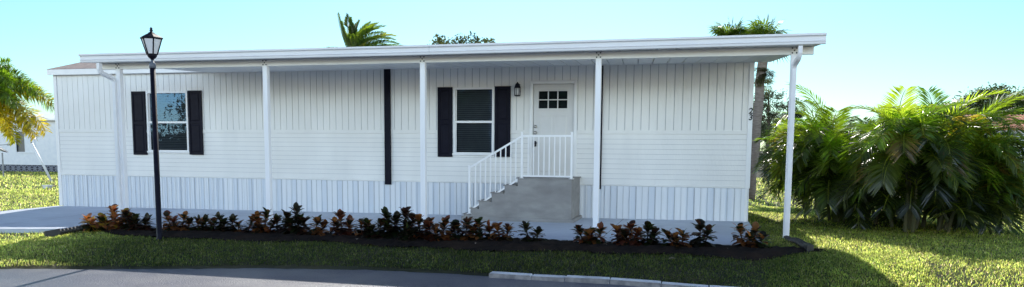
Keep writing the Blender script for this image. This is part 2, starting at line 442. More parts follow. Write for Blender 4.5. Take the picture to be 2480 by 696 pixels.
# roof of the home: low gable with a front eave left of the patio cover
rg = 4.14; ry = DEP / 2; ev = -.12; zev = 3.51
mb = MB()
def slope(y0, z0, y1, z1, x0, x1):
    mb.hexa([(x0, y0, z0 - .05), (x1, y0, z0 - .05), (x1, y1, z1 - .05), (x0, y1, z1 - .05)], [(x0, y0, z0), (x1, y0, z0), (x1, y1, z1), (x0, y1, z1)])
slope(ev, zev + .02, ry, rg, -.08, 4.9); slope(.02, zev + .02 + .37 * (rg - zev) / (ry - ev), ry, rg, 4.9, L + .1)
slope(ry, rg, DEP + .35, zev, -.08, L + .1)
mb.build('roof', M['shingle'], home)
mb = MB(); mb.box(.0, 4.78, -.02, .05, ZT + .001, 3.43); mb.build('frieze_board', M['trim'], home)
mb = MB()
mb.box(-.06, 4.78, ev - .022, ev + .01, 3.375, 3.516)          # front fascia board
mb.box(-.06, 4.78, ev + .01, -.04, 3.385, 3.395)                # soffit
mb.hexa([(-.09, ev, 3.38), (-.06, ev, 3.38), (-.06, ry, rg - .15), (-.09, ry, rg - .15)], [(-.09, ev, 3.512), (-.06, ev, 3.512), (-.06, ry, rg - .012), (-.09, ry, rg - .012)])
mb.build('eave_fascia', M['trim'], home, bevel=.004)
mb = MB(); mb.face([(.08, .07, ZT), (.08, DEP, ZT), (.08, ry, rg - .1)]); mb.build('gable', M['siding'], home); mb = MB(); mb.face([(L, .07, ZT), (L, DEP, ZT), (L, ry, rg - .1)])
mb.build('gable', M['siding'], home)
# windows
def window(W, zmid):
    a, b, c, d = W; f = .045
    mb = MB()
    mb.box(a, a + f, -.035, .05, c, d); mb.box(b - f, b, -.035, .05, c, d)
    mb.box(a + f, b - f, -.035, .05, d - f, d); mb.box(a + f, b - f, -.035, .05, c, c + f)
    mb.box(a - .02, b + .02, -.05, -.036, c - .022, c + .02)
    mb.box(a + f, b - f, -.025, .04, zmid - .03, zmid + .02)
    g = f + .022
    for z0, z1, yy in ((c + f, zmid - .03, -.008), (zmid + .02, d - f, .012)):
        mb.box(a + f, a + g, yy, yy + .03, z0, z1); mb.box(b - g, b - f, yy, yy + .03, z0, z1)
    fr = mb.build('window', M['trim'], home, bevel=.004)
    for z0, z1, yy in ((c + f, zmid - .03, .008), (zmid + .02, d - f, .028)):
        m2 = MB(); m2.face([(a + g, yy, z0), (b - g, yy, z0), (b - g, yy, z1), (a + g, yy, z1)])
        p = m2.build('pane', M['glass'], fr)
    m3 = MB(); z = c + f + .02
    while z < d - f:
        m3.face([(a + f, .085, z), (b - f, .085, z), (b - f, .060, z + .034), (a + f, .060, z + .034)])
        z += .043
    m3.build('blind', M['blind'], fr)
    m4 = MB(); m4.box(a - .1, b + .1, .16, .18, c - .1, d + .1); m4.build('interior', M['dark'], fr)
window(W1, 2.165); window(W2, 2.168)
# shutters with raised panels
def shutter(x0, x1, z0, z1):
    mb = MB(); f = .05; zm = (z0 + z1) / 2
    mb.box(x0, x1, -.034, -.018, z0, z1)
    for s, e, u, v in ((x0, x0 + f, z0, z1), (x1 - f, x1, z0, z1), (x0 + f, x1 - f, z1 - f, z1), (x0 + f, x1 - f, z0, z0 + f), (x0 + f, x1 - f, zm - f / 2, zm + f / 2)):
        mb.box(s, e, -.05, -.034, u, v)
    for u, v in ((z0 + f, zm - f / 2), (zm + f / 2, z1 - f)):
        i = .025; X0, X1, U, V = x0 + f + i, x1 - f - i, u + i, v - i
        mb.hexa([(X0, -.034, U), (X1, -.034, U), (X1, -.034, V), (X0, -.034, V)], [(X0 + .02, -.046, U + .02), (X1 - .02, -.046, U + .02), (X1 - .02, -.046, V - .02), (X0 + .02, -.046, V - .02)])
    mb.build('shutter', M['black'], home, bevel=.003)
shutter(2.415, 2.82, 1.34, 2.937); shutter(4.075, 4.465, 1.355, 2.94)
shutter(10.65, 11.0, 1.372, 2.943); shutter(12.0, 12.36, 1.385, 2.948)
# dark vertical boards
for x0, x1, z0, z1 in ((9.345, 9.50, .712, 3.372), (14.30, 14.405, .71, 3.352)):
    mb = MB(); mb.box(x0, x1, -.06, -.03, z0, z1); mb.build('trim_board', M['black'], home, bevel=.003)
# door
a, b, c, d = DR
mb = MB(); t = .075
mb.box(a - t, a, -.04, .04, c - .02, d + t); mb.box(b, b + t, -.04, .04, c - .02, d + t); mb.box(a, b, -.04, .04, d, d + t)
mb.box(a - t + .015, a - .02, -.05, -.04, c, d + t - .02); mb.box(b + .02, b + t - .015, -.05, -.04, c, d + t - .02); mb.box(a - .02, b + .02, -.05, -.04, d + .022, d + t - .02)
mb.build('door_frame', M['trim'], home, bevel=.004)
lx0, lx1, lz0, lz1 = 12.99, 13.63, 2.455, 2.83
mb = MB()
mb.box(a + .004, lx0, .0, .04, c + .012, d - .004); mb.box(lx1, b - .004, .0, .04, c + .012, d - .004)
mb.box(lx0, lx1, .0, .04, c + .012, lz0); mb.box(lx0, lx1, .0, .04, lz1, d - .004)
for s, e, u, v in ((lx0 - .03, lx1 + .03, lz1, lz1 + .03), (lx0 - .03, lx1 + .03, lz0 - .03, lz0), (lx0 - .03, lx0, lz0, lz1), (lx1, lx1 + .03, lz0, lz1)):
    mb.box(s, e, -.014, .0, u, v)
for k in (1, 2):
    xx = lx0 + (lx1 - lx0) * k / 3; mb.box(xx - .011, xx + .011, -.008, .012, lz0, lz1)
zz = (lz0 + lz1) / 2
for k in range(3):
    u0 = lx0 + (lx1 - lx0) * k / 3 + (.011 if k else 0); u1 = lx0 + (lx1 - lx0) * (k + 1) / 3 - (.011 if k < 2 else 0)
    mb.box(u0, u1, -.006, .012, zz - .011, zz + .011)
for u, v in ((13.02, 13.30), (13.34, 13.62)):              # raised lower panels
    mb.hexa([(u, 0, 1.06), (v, 0, 1.06), (v, 0, 2.30), (u, 0, 2.30)], [(u + .02, -.009, 1.08), (v - .02, -.009, 1.08), (v - .02, -.009, 2.28), (u + .02, -.009, 2.28)])
door = mb.build('door', M['door'], home, bevel=.002)
m2 = MB(); m2.face([(lx0, .022, lz0), (lx1, .022, lz0), (lx1, .022, lz1), (lx0, .022, lz1)]); m2.build('door_glass', M['glass'], door)
m2 = MB(); m2.box(lx0 - .1, lx1 + .1, .1, .12, lz0 - .1, lz1 + .1); m2.build('interior', M['doorblind'], door)
for zk, r in ((2.06, .033), (1.925, .036)):
    m2 = MB(); prof = [(.0, -.055), (r * .7, -.052), (r, -.04), (r * .8, -.022), (r * .5, -.014), (r * 1.05, -.008), (r * 1.05, 0)]
    tmp = MB(); tmp.lathe(prof, 0, 0, 12)
    m2.mesh([(12.925 + vx, vz, zk + vy) for vx, vy, vz in tmp.v], [tuple(reversed(f)) for f in tmp.f]); m2.build('knob', M['steel'], door, smooth=True)
m2 = MB(); m2.box(12.90, 12.945, -.03, 0, 1.62, 1.74); m2.tube([(12.922, -.03, 1.70), (12.922, -.07, 1.70), (12.98, -.07, 1.70)], .01, 6)
m2.build('handle', M['blackmetal'], door)
mb = MB(); mb.box(a - t, b + t, -.07, .04, c - .035, c - .004); mb.build('threshold', M['blackmetal'], home)
# house number on the corner trim
for ch, zc in (('2', 2.325), ('3', 2.195)):
    cu = bpy.data.curves.new('num', 'FONT'); cu.body = ch; cu.size = .165; cu.extrude = .004; cu.offset = .004; cu.shear = .12; cu.align_x = 'CENTER'
    to = bpy.data.objects.new('num', cu); col.objects.link(to)
    dg = bpy.context.evaluated_depsgraph_get(); me = bpy.data.meshes.new_from_object(to.evaluated_get(dg))
    bpy.data.objects.remove(to)
    me.transform(Matrix.Translation((17.452, -.042, zc)) @ Matrix.Rotation(R(90), 4, 'X'))
    me.materials.clear(); me.materials.append(M['num'])
    o = bpy.data.objects.new('house_number', me); col.objects.link(o); link(o, home)
# small vents on the skirting line

# wall lantern beside the door
lan = thing('wall_lantern', 'small black wall lantern between the right window and the door', 'lantern', (12.52, -.03, 2.85))
cx, cy = 12.535, -.115
mb = MB(); mb.box(cx - .035, cx + .035, -.036, -.02, 2.80, 2.99); mb.tube([(cx, -.03, 2.93), (cx, -.08, 2.97), (cx, cy, 2.95)], .012, 6)
mb.build('bracket', M['blackmetal'], lan)
mb = MB(); mb.lathe([(.078, 2.895), (.07, 2.91), (.055, 2.96), (.03, 3.0), (.012, 3.01), (.012, 3.025), (.002, 3.03)], cx, cy, 12); mb.build('cap', M['blackmetal'], lan, smooth=False)
mb = MB()
for k in range(6):
    an = math.pi * 2 * k / 6 + .3
    mb.tube([(cx + .07 * math.cos(an), cy + .07 * math.sin(an), 2.895), (cx + .06 * math.cos(an), cy + .06 * math.sin(an), 2.735)], .007, 5)
mb.lathe([(.068, 2.74), (.068, 2.725), (.03, 2.715)], cx, cy, 12); mb.build('cage', M['blackmetal'], lan)
mb = MB(); mb.lathe([(.05, 2.742), (.058, 2.89)], cx, cy, 12); mb.build('glass_shade', M['lampglass'], lan, smooth=True)

# ------------------------------------------------------------------ patio cover
pc = thing('patio_cover', 'white aluminium patio roof on five posts along the house front', 'patio roof', (11, -2.4, 0))
x0f, x1f = 3.615, 18.427
FY = -2.86
def fsag(x):
    u = (x - x0f) / (x1f - x0f)
    return -.009 - .015 * np.sin(u * np.pi) + .005 * u
mb = MB()
prof = [(-.045, 3.505), (-.05, 3.512), (-.05, 3.478), (-.018, 3.470), (-.008, 3.455), (-.008, 3.40), (-.018, 3.392), (-.018, 3.384), (-.006, 3.378), (-.002, 3.345), (.004, 3.338), (.06, 3.338), (.06, 3.36), (.05, 3.505)]
def fascia_seg(xa, xb, n=8):
    xs_ = np.linspace(xa, xb, n); rows = []
    for x in xs_: rows.append([(x, FY + p, z + float(fsag(x))) for p, z in prof])
    for r0, r1 in zip(rows[:-1], rows[1:]):
        for k in range(len(prof)):
            k2 = (k + 1) % len(prof); mb.face([r0[k], r0[k2], r1[k2], r1[k]])
    mb.face(list(reversed(rows[0]))); mb.face(rows[-1])
fascia_seg(x0f, 11.50); fascia_seg(11.506, x1f)
fas = mb.build('fascia_gutter', M['alu'], pc)
mb = MB(); zc1, zc2 = 3.362, 3.372                          # roof pans: flat ceiling with seams, slanting ends
qs = [(x0f + .02, FY + .06), (x1f - .02, FY + .06), (17.82, 0.0), (4.72, 0.0)]
n = 44
for k in range(n):
    t0, t1 = k / n, (k + 1) / n - .0012
    A = [(qs[0][0] + (qs[1][0] - qs[0][0]) * t, qs[0][1]) for t in (t0, t1)]
    B = [(qs[3][0] + (qs[2][0] - qs[3][0]) * t, 0.02) for t in (t0, t1)]
    mb.hexa([(A[0][0], A[0][1], zc1 - .02), (A[1][0], A[1][1], zc1 - .02), (B[1][0], B[1][1], zc1 + .006), (B[0][0], B[0][1], zc1 + .006)],
            [(A[0][0], A[0][1], 3.41), (A[1][0], A[1][1], 3.41), (B[1][0], B[1][1], 3.47), (B[0][0], B[0][1], 3.47)])
mb.build('roof_pan', M['ceil'], pc)
mb = MB()                                                   # roof skin that carries on over the home
mb.hexa([(x0f + .01, FY + .05, 3.412), (x1f - .01, FY + .05, 3.412), (17.84, .1, 3.475), (4.70, .1, 3.475)],
        [(x0f + .01, FY + .05, 3.462), (x1f - .01, FY + .05, 3.462), (17.84, .1, 3.53), (4.70, .1, 3.53)])
mb.build('roof_skin', M['alu'], pc)
# wall header strip under the ceiling
mb = MB(); mb.box(4.75, 17.5, -.03, .03, 3.362, 3.45); mb.build('wall_header', M['trim'], pc)
mb = MB(); BY = -2.45
mb.box(3.665, 18.295, BY - .04, BY + .04, 3.212, 3.338)
for z in (3.212, 3.326): mb.box(3.66, 18.30, BY - .046, BY - .041, z, z + .012)
beam = mb.build('beam', M['beam'], pc, bevel=.004)
POST = [4.23, 7.803, 11.227, 14.634, 17.985]
for i, px in enumerate(POST):
    mb = MB(); zb = float(zg(px)) - (.095 if i == 4 else .0); w = .05
    mb.box(px - w, px + w, BY - w - .002, BY + w, zb, 3.211)
    mb.box(px - w - .006, px + w + .006, BY - w - .008, BY + w + .006, zb - .002, zb + .03)
    mb.build('post', M['post'], pc, bevel=.005)
    mb = MB(); mb.box(px - .055, px + .055, BY - .05, BY - .0465, 3.18, 3.336)
    br = mb.build('bracket', M['beam'], pc)
    for dx, dz in ((-.035, 3.32), (.035, 3.32), (0, 3.28), (-.035, 3.24), (.035, 3.24)):
        bb = MB(); bb.box(px + dx - .011, px + dx + .011, BY - .058, BY - .05, dz - .011, dz + .011); bb.build('bolt', M['blackmetal'], br)
# downspouts: gutter outlet, swan neck, pipe down the post
def spout(pts, name='downspout'):
    mb = MB(); P = []
    for i in range(len(pts)):
        P.append(Vector(pts[i]))
    S = [P[0]]
    for i in range(1, len(P) - 1):                          # rounded bends
        a = P[i] + (P[i - 1] - P[i]).normalized() * .06; b = P[i] + (P[i + 1] - P[i]).normalized() * .06
        S += [a, a * .36 + P[i] * .28 + b * .36, b]
    S.append(P[-1]); mb.tube(S, 1, sq=(.034, .045)); return mb.build(name, M['alu'], pc, bevel=.006)
DY = BY - .095
spout([(4.05, FY + .05, 3.315), (4.05, FY + .05, 3.12), (4.175, DY, 3.0), (4.175, DY, float(zg(4.2)) + .02)])
spout([(18.04, FY + .05, 3.315), (18.04, FY + .05, 3.145), (17.99, DY, 3.03), (17.99, DY, .02)])

# ------------------------------------------------------------------ stoop and railing
st = thing('concrete_steps', 'grey concrete stoop with five steps leading up to the door', 'steps', (13, -.6, 0))
SY = -1.12
mb = MB(); zt = .952; xs_step = [12.80, 12.52, 12.24, 11.96, 11.78, 11.62]; rises = [zt, .795, .632, .452, .295, .165]
zb = float(zg(12.8)) - .005
pf = [(13.94, zb), (13.94, zt), (12.80, zt)]                 # one poured block with a stepped left side
for k in range(5):
    pf += [(xs_step[k], rises[k + 1]), (xs_step[k + 1], rises[k + 1])]
pf.append((xs_step[5], zb)); npf = len(pf)
mb.mesh([(x, SY, z) for x, z in pf] + [(x, -.035, z) for x, z in pf],
        [tuple(range(npf - 1, -1, -1)), tuple(range(npf, 2 * npf))] + [(q, (q + 1) % npf, npf + (q + 1) % npf, npf + q) for q in range(npf)])
for k in range(6):                                          # tread noses
    xa = xs_step[k]; mb.box(xa - .03, (xs_step[k - 1] if k else 13.97) - (.031 if k else 0), SY - .012, -.03, rises[k] + .001, rises[k] + .022)
body = mb.build('stairs', M['stoop'], st, bevel=.008)
mb = MB(); mb.box(11.58, 14.0, SY - .03, -.036, zb - .002, zb + .085); mb.build('plinth', M['stoop'], st, bevel=.01)
ra = thing('step_railing', 'white metal handrail with thin balusters on the concrete steps', 'railing', (13, SY, .9))
yr = SY + .03
def rod(mb, p, q, s=.016): mb.tube([p, q], 1, sq=(s, s))
for xx, z0, z1 in ((12.885, .96, 1.905), (13.93, .96, 1.905), (11.745, .19, 1.20)):
    mb = MB(); mb.box(xx - .022, xx + .022, yr - .022, yr + .022, z0, z1); mb.box(xx - .03, xx + .03, yr - .03, yr + .03, z1, z1 + .018)
    mb.box(xx - .05, xx + .05, yr - .05, yr + .05, z0, z0 + .012); mb.build('newel_post', M['rail'], ra, bevel=.003)
mb = MB(); rod(mb, (12.907, yr, 1.835), (13.908, yr, 1.84), .019); mb.build('top_rail', M['rail'], ra)
mb = MB(); rod(mb, (12.907, yr, 1.01), (13.908, yr, 1.01), .017); mb.build('bottom_rail', M['rail'], ra)
s0, s1 = Vector((11.767, yr, 1.175)), Vector((12.863, yr, 1.82)); b0, b1 = Vector((11.767, yr, .275)), Vector((12.863, yr, .965))
mb = MB(); rod(mb, s0, s1, .019); mb.build('sloped_rail', M['rail'], ra)
mb = MB(); rod(mb, b0, b1, .017); mb.build('lower_sloped_rail', M['rail'], ra)
for k in range(8):
    xx = 12.907 + (k + 1) * 1.0 / 9; mb = MB(); mb.box(xx - .0105, xx + .0105, yr - .0105, yr + .0105, 1.027, 1.818); mb.build('baluster', M['rail'], ra)
for k in range(9):
    t = (k + 1) / 10; p = b0.lerp(b1, t); q = s0.lerp(s1, t)
    mb = MB(); mb.box(p.x - .0105, p.x + .0105, yr - .0105, yr + .0105, p.z + .012, q.z - .012); mb.build('baluster', M['rail'], ra)

# ------------------------------------------------------------------ street lamp
lx, ly = 7.36, -5.21; lz = float(h(lx, ly))
lamp = thing('street_lamp', 'black lamp post with tapered frosted lantern on the front lawn', 'street lamp', (lx, ly, lz))
mb = MB(); mb.lathe([(.06, lz - .03), (.055, lz + .02), (.046, lz + .03), (.046, 2.92)], lx, ly, 14); mb.build('pole', M['blackmetal'], lamp, smooth=True)
mb = MB(); mb.lathe([(.05, 2.90), (.056, 2.902), (.056, 2.985), (.03, 2.995), (.024, 3.04)], lx, ly, 14); mb.build('collar', M['collar'], lamp, smooth=True)
mb = MB(); mb.lathe([(.02, 3.03), (.03, 3.055), (.062, 3.08), (.078, 3.105), (.078, 3.13), (.07, 3.135)], lx, ly, 14); mb.build('lantern_base', M['blackmetal'], lamp, smooth=True)
q = math.pi / 4
mb = MB()
rb, rt, zb_, zt_ = .085, .168, 3.13, 3.395
an0 = .35
C4 = [an0 + k * math.pi / 3 for k in range(6)]
for an in C4:
    mb.tube([(lx + rb * math.cos(an), ly + rb * math.sin(an), zb_), (lx + rt * math.cos(an), ly + rt * math.sin(an), zt_)], .011, 6)
mb.lathe([(rb + .008, zb_ - .006), (rb + .012, zb_ + .008), (rb, zb_ + .012)], lx, ly, 6, rot=an0)
mb.lathe([(rt, zt_ - .012), (rt + .018, zt_ - .004), (rt + .018, zt_ + .006), (rt - .01, zt_ + .012)], lx, ly, 6, rot=an0)
mb.build('lantern_frame', M['blackmetal'], lamp)
for k in range(6):
    a0, a1 = C4[k], C4[(k + 1) % 6]; m2 = MB()
    r_ = lambda r, a, z: (lx + r * math.cos(a), ly + r * math.sin(a), z)
    m2.face([r_(rb - .004, a0, zb_ + .008), r_(rb - .004, a1, zb_ + .008), r_(rt - .004, a1, zt_ - .006), r_(rt - .004, a0, zt_ - .006)]); m2.build('lantern_pane', M['lampglass'], lamp)
mb = MB(); mb.lathe([(rt + .028, zt_ + .004), (rt + .02, zt_ + .018), (.11, zt_ + .062), (.062, zt_ + .085), (.05, zt_ + .1)], lx, ly, 6, rot=an0); mb.build('lantern_roof', M['blackmetal'], lamp)
mb = MB(); mb.lathe([(.05, zt_ + .098), (.034, zt_ + .105), (.02, zt_ + .12), (.03, zt_ + .14), (.018, zt_ + .155), (.024, zt_ + .172), (.008, zt_ + .19), (.002, zt_ + .205)], lx, ly, 12); mb.build('finial', M['blackmetal'], lamp, smooth=True)

# ------------------------------------------------------------------ drain pipes
def corrugated(name, label, pts, r, outlet):
    t = thing(name, label, 'drain pipe', pts[0])
    P = [Vector(p) for p in pts]; S = []
    tot = sum((P[i + 1] - P[i]).length for i in range(len(P) - 1)); nn = int(tot / .016)
    cum = [0]
    for i in range(len(P) - 1): cum.append(cum[-1] + (P[i + 1] - P[i]).length)
    pp = [[np.interp(k / nn * tot, cum, [p[j] for p in P]) for j in range(3)] for k in range(nn + 1)]
    pp = np.array(pp); ker = 9
    for _ in range(2): pp[ker:-ker] = np.array([pp[i - ker:i + ker + 1].mean(0) for i in range(ker, len(pp) - ker)])
    rad = [r * (1.0 if k % 4 < 2 else .84) for k in range(len(pp))]
    mb = MB(); mb.tube([tuple(p) for p in pp], rad, 12); mb.build('hose', M['corr'], t)
    e = Vector(pp[-1]); dd = (e - Vector(pp[-6])).normalized()
    mb = MB(); mb.tube([e - dd * .02, e + dd * .05, e + dd * .24], 1, sq=(.065, .05)); mb.build('outlet', M['corr'], t, bevel=.006)
    return t
corrugated('drain_pipe', 'black corrugated drain hose lying at the left end of the plant bed', [(5.05, -3.45, .05), (5.12, -3.75, .045), (5.1, -4.1, .045), (4.98, -4.45, float(h(4.98, -4.45)) + .07), (4.80, -4.80, float(h(4.8, -4.8)) + .06)], .06, 1)
corrugated('drain_pipe', 'black corrugated drain hose at the foot of the rightmost porch post', [(17.99, -2.56, .06), (18.0, -2.75, .03), (18.07, -3.2, float(h(18.07, -3.2)) + .06), (18.13, -4.05, float(h(18.1, -4)) + .055)], .062, 1)

# ------------------------------------------------------------------ crotons
GRN = (.028, .045, .013); DRK = (.024, .024, .014); PUR = (.06, .028, .022); RED = (.15, .05, .03); ORG = (.28, .13, .05); YEL = (.48, .38, .06); PNK = (.52, .26, .16)
def croton_leaf(mb, p, d, up, ln, wd, c):
    d = d.normalized(); s = d.cross(up)
    if s.length < .01: s = Vector((1, 0, 0))
    s.normalize(); n = s.cross(d)
    def at(t, w, dr): return p + d * (ln * t) + s * (wd * w) + n * (-ln * dr)
    prof = [(.0, .06, 0), (.3, .30, -.02), (.62, .5, .03), (.85, .36, .10), (1., .02, .19)]
    Lf = [at(t, -w, dr) + n * (.10 * w * ln) for t, w, dr in prof]; Rf = [at(t, w, dr) + n * (.10 * w * ln) for t, w, dr in prof]
    Md = [at(t, 0, dr) for t, w, dr in prof]
    for k in range(4):
        mb.face([Lf[k], Md[k], Md[k + 1], Lf[k + 1]], c); mb.face([Md[k], Rf[k], Rf[k + 1], Md[k + 1]], c)
CG = 'croton shrubs in the mulch bed along the patio'
def croton(label, x, y, stems, pal, sz=1.):
    y -= .17
    z = float(h(x, y)) + .03
    t = thing('croton_shrub', label, 'shrub', (x, y, z), CG)
    mf, msn = MB(), MB()
    for dx, dy, hh in stems:
        hh *= .66; dx *= 1.25; top = Vector((x + dx, y + dy, z + hh)); base = Vector((x + dx * .35, y + dy * .35, z - .03))
        mid = base.lerp(top, .5) + Vector((random.uniform(-.02, .02), 0, 0))
        msn.tube([base, mid, top], [.013, .011, .007], 6)
        cp = random.choice(pal)
        nl = int(44 * min(1.25, .62 + hh))
        for k in range(nl):
            f = k / nl; q = base.lerp(top, .30 + .70 * f); an = k * 2.4 + random.uniform(-.4, .4)
            el = -.25 + 1.35 * f ** 1.8 + random.uniform(-.35, .35)
            d = Vector((math.cos(an) * math.cos(el), math.sin(an) * math.cos(el), math.sin(el)))
            c = random.choice(pal + [cp, cp]); v = random.uniform(.6, 1.35); c = tuple(v * u for u in c)
            croton_leaf(mf, q, d, Vector((0, 0, 1)) if abs(d.z) < .95 else Vector((math.cos(an), math.sin(an), .2)), (.19 - .05 * f) * sz * random.uniform(.75, 1.2), .098 * sz * random.uniform(.8, 1.2), c)
    mf.build('foliage', M['croton'], t, smooth=False, colored=True); msn.build('stem', M['bark2'], t)
    return t
P_A = [GRN, YEL, YEL, ORG, PNK]; P_B = [PNK, ORG, ORG, RED, YEL]; P_D = [DRK, GRN, DRK, PUR]; P_M = [DRK, GRN, PUR, ORG]; P_R = [PUR, RED, ORG, DRK]; P_O = [ORG, GRN, DRK, RED]
CR = [
 (5.15, -4.15, [(-.12, 0, .28), (.1, .05, .32), (0, -.08, .22), (.2, 0, .25)], P_A, 1.05, 'sunlit yellow and green croton, leftmost in the bed'),
 (5.55, -4.02, [(-.05, 0, .55), (.14, .05, .50), (.04, -.1, .38), (.25, 0, .36)], P_B, 1.05, 'tall sunlit orange and pink croton second from the left end'),
 (5.92, -4.10, [(-.06, .0, .46), (.12, 0, .34), (0, .1, .3)], P_D, 1.0, 'dark half shaded croton just right of the sunlit orange one'),
 (6.28, -4.22, [(-.1, 0, .28), (.12, 0, .33), (.02, .1, .24)], P_D, 1.0, 'low dark green croton in front of the leftmost porch post'),
 (6.98, -4.12, [(-.16, 0, .38), (.16, 0, .40), (0, -.08, .28), (.26, .0, .26)], P_O, 1.05, 'croton with brown top leaves right behind the lamp post'),
 (7.40, -4.05, [(0, 0, .27), (.07, .03, .2)], P_M, .85, 'small narrow croton first to the right of the lamp post'),
 (7.68, -4.12, [(-.06, 0, .30), (.1, 0, .27), (0, .1, .24)], P_M, .95, 'round dark croton second to the right of the lamp post'),
 (8.02, -4.1, [(-.1, 0, .40), (.14, 0, .34), (.02, -.08, .26)], P_D, 1.0, 'bushy dark croton third to the right of the lamp post'),
 (8.42, -4.12, [(-.1, 0, .24), (.12, .05, .34)], P_M, .95, 'low sparse croton left of the second porch post'),
 (8.78, -4.12, [(-.08, 0, .46), (.1, 0, .54), (0, -.1, .36), (.2, .05, .30)], P_O, 1.05, 'tall croton with bronze crown left of the second porch post'),
 (9.14, -4.08, [(-.05, 0, .40), (.1, .04, .26)], P_D, .95, 'slim dark croton directly in front of the second porch post'),
 (9.45, -4.15, [(-.1, 0, .50), (.06, 0, .66), (.14, -.06, .42), (0, -.12, .36)], P_D, 1.1, 'tallest blackish croton just right of the second porch post'),
 (9.80, -4.2, [(-.1, 0, .38), (.14, 0, .40), (.24, 0, .26)], P_M, 1.05, 'wide brown green croton right of the tallest blackish one'),
 (10.42, -4.1, [(-.06, 0, .52), (.08, .03, .32), (-.14, 0, .34)], P_R, 1.1, 'reddish croton with upright copper top standing before a gap'),
 (10.75, -4.1, [(0, 0, .38), (.1, 0, .3)], P_R, .95, 'small red brown croton right of the upright copper one'),
 (11.05, -4.25, [(-.1, 0, .34), (.12, 0, .36), (0, -.1, .24)], P_D, 1.05, 'dark spreading croton left of the tall centre crotons'),
 (11.30, -4.15, [(-.04, 0, .60), (.1, .05, .5), (0, -.1, .36)], P_D, 1.15, 'tall dark croton with pointed leaves left of the middle porch post'),
 (11.58, -4.1, [(0, 0, .68), (.12, 0, .52), (.06, -.1, .34)], P_D, 1.1, 'tall spiky green croton nearest left of the middle porch post'),
 (11.72, -4.42, [(0, 0, .30), (.08, 0, .22)], P_D, .85, 'short dark croton at the front edge below the middle porch post'),
 (11.92, -4.18, [(-.05, 0, .52), (.1, 0, .4)], P_M, 1.05, 'croton with green pointed top partly covering the middle porch post'),
 (12.24, -4.3, [(-.14, 0, .38), (.12, 0, .46), (0, -.12, .3), (.26, .04, .36)], P_R, 1.1, 'broad dense maroon croton just right of the middle porch post'),
 (12.68, -4.25, [(-.1, 0, .36), (.06, 0, .46), (.16, -.06, .26)], P_M, 1.1, 'dark croton with a dropped tan leaf in front of the lower steps'),
 (13.08, -4.22, [(-.12, 0, .46), (.04, .04, .3)], P_O, 1.05, 'orange topped croton in front of the concrete steps'),
 (13.34, -4.25, [(-.06, 0, .36), (.1, 0, .34)], P_R, 1.0, 'brick red croton in front of the concrete stoop'),
 (13.80, -4.2, [(-.05, 0, .38), (.14, -.05, .24)], P_D, .95, 'small sparse croton standing alone in front of the door'),
 (14.78, -4.12, [(-.14, 0, .34), (.16, 0, .34), (0, -.1, .25), (.03, .05, .3)], P_O, 1.0, 'low two crowned croton in front of the fourth porch post'),
 (15.42, -4.12, [(-.16, 0, .36), (.02, 0, .46), (.12, -.1, .3), (-.05, -.1, .26)], P_R, 1.1, 'copper and brown croton first right of the fourth porch post'),
 (15.72, -4.12, [(0, 0, .44), (.08, .05, .3)], P_D, 1.1, 'upright dark green croton beside the copper and brown one'),
 (16.26, -4.2, [(-.2, 0, .28), (0, 0, .32), (-.1, -.1, .2)], P_O, 1.1, 'low croton with pale tan leaves near the right end of the bed'),
 (16.50, -4.15, [(.02, 0, .52), (.12, 0, .36)], P_D, 1.1, 'taller upright croton beside the pale leaved low one'),
 (17.28, -3.98, [(-.14, 0, .44), (.06, .03, .40), (.16, -.06, .26), (0, -.1, .24)], P_M, 1.0, 'brown green croton at the right corner of the patio'),
]
for x, y, stl, pal, sz, lab in CR: croton(lab, x, y, stl, pal, sz)
# fallen leaves
for x, y in ((11.6, -4.62), (13.0, -4.78), (16.95, -4.55), (16.2, -5.3), (10.9, -4.75), (15.0, -4.35)):
    mb = MB(); z = float(h(x, y)) + .05
    a = random.uniform(0, 6); d = Vector((math.cos(a), math.sin(a), .15))
    croton_leaf(mb, Vector((x, y, z)), d, Vector((0, 0, 1)), .11, .06, (1, 1, 1))
    tag(mb.build('fallen_leaf', M['shell']), 'pale dry leaf lying on the ground in front of the shrubs', 'leaf', 'fallen leaves in the bed and lawn')

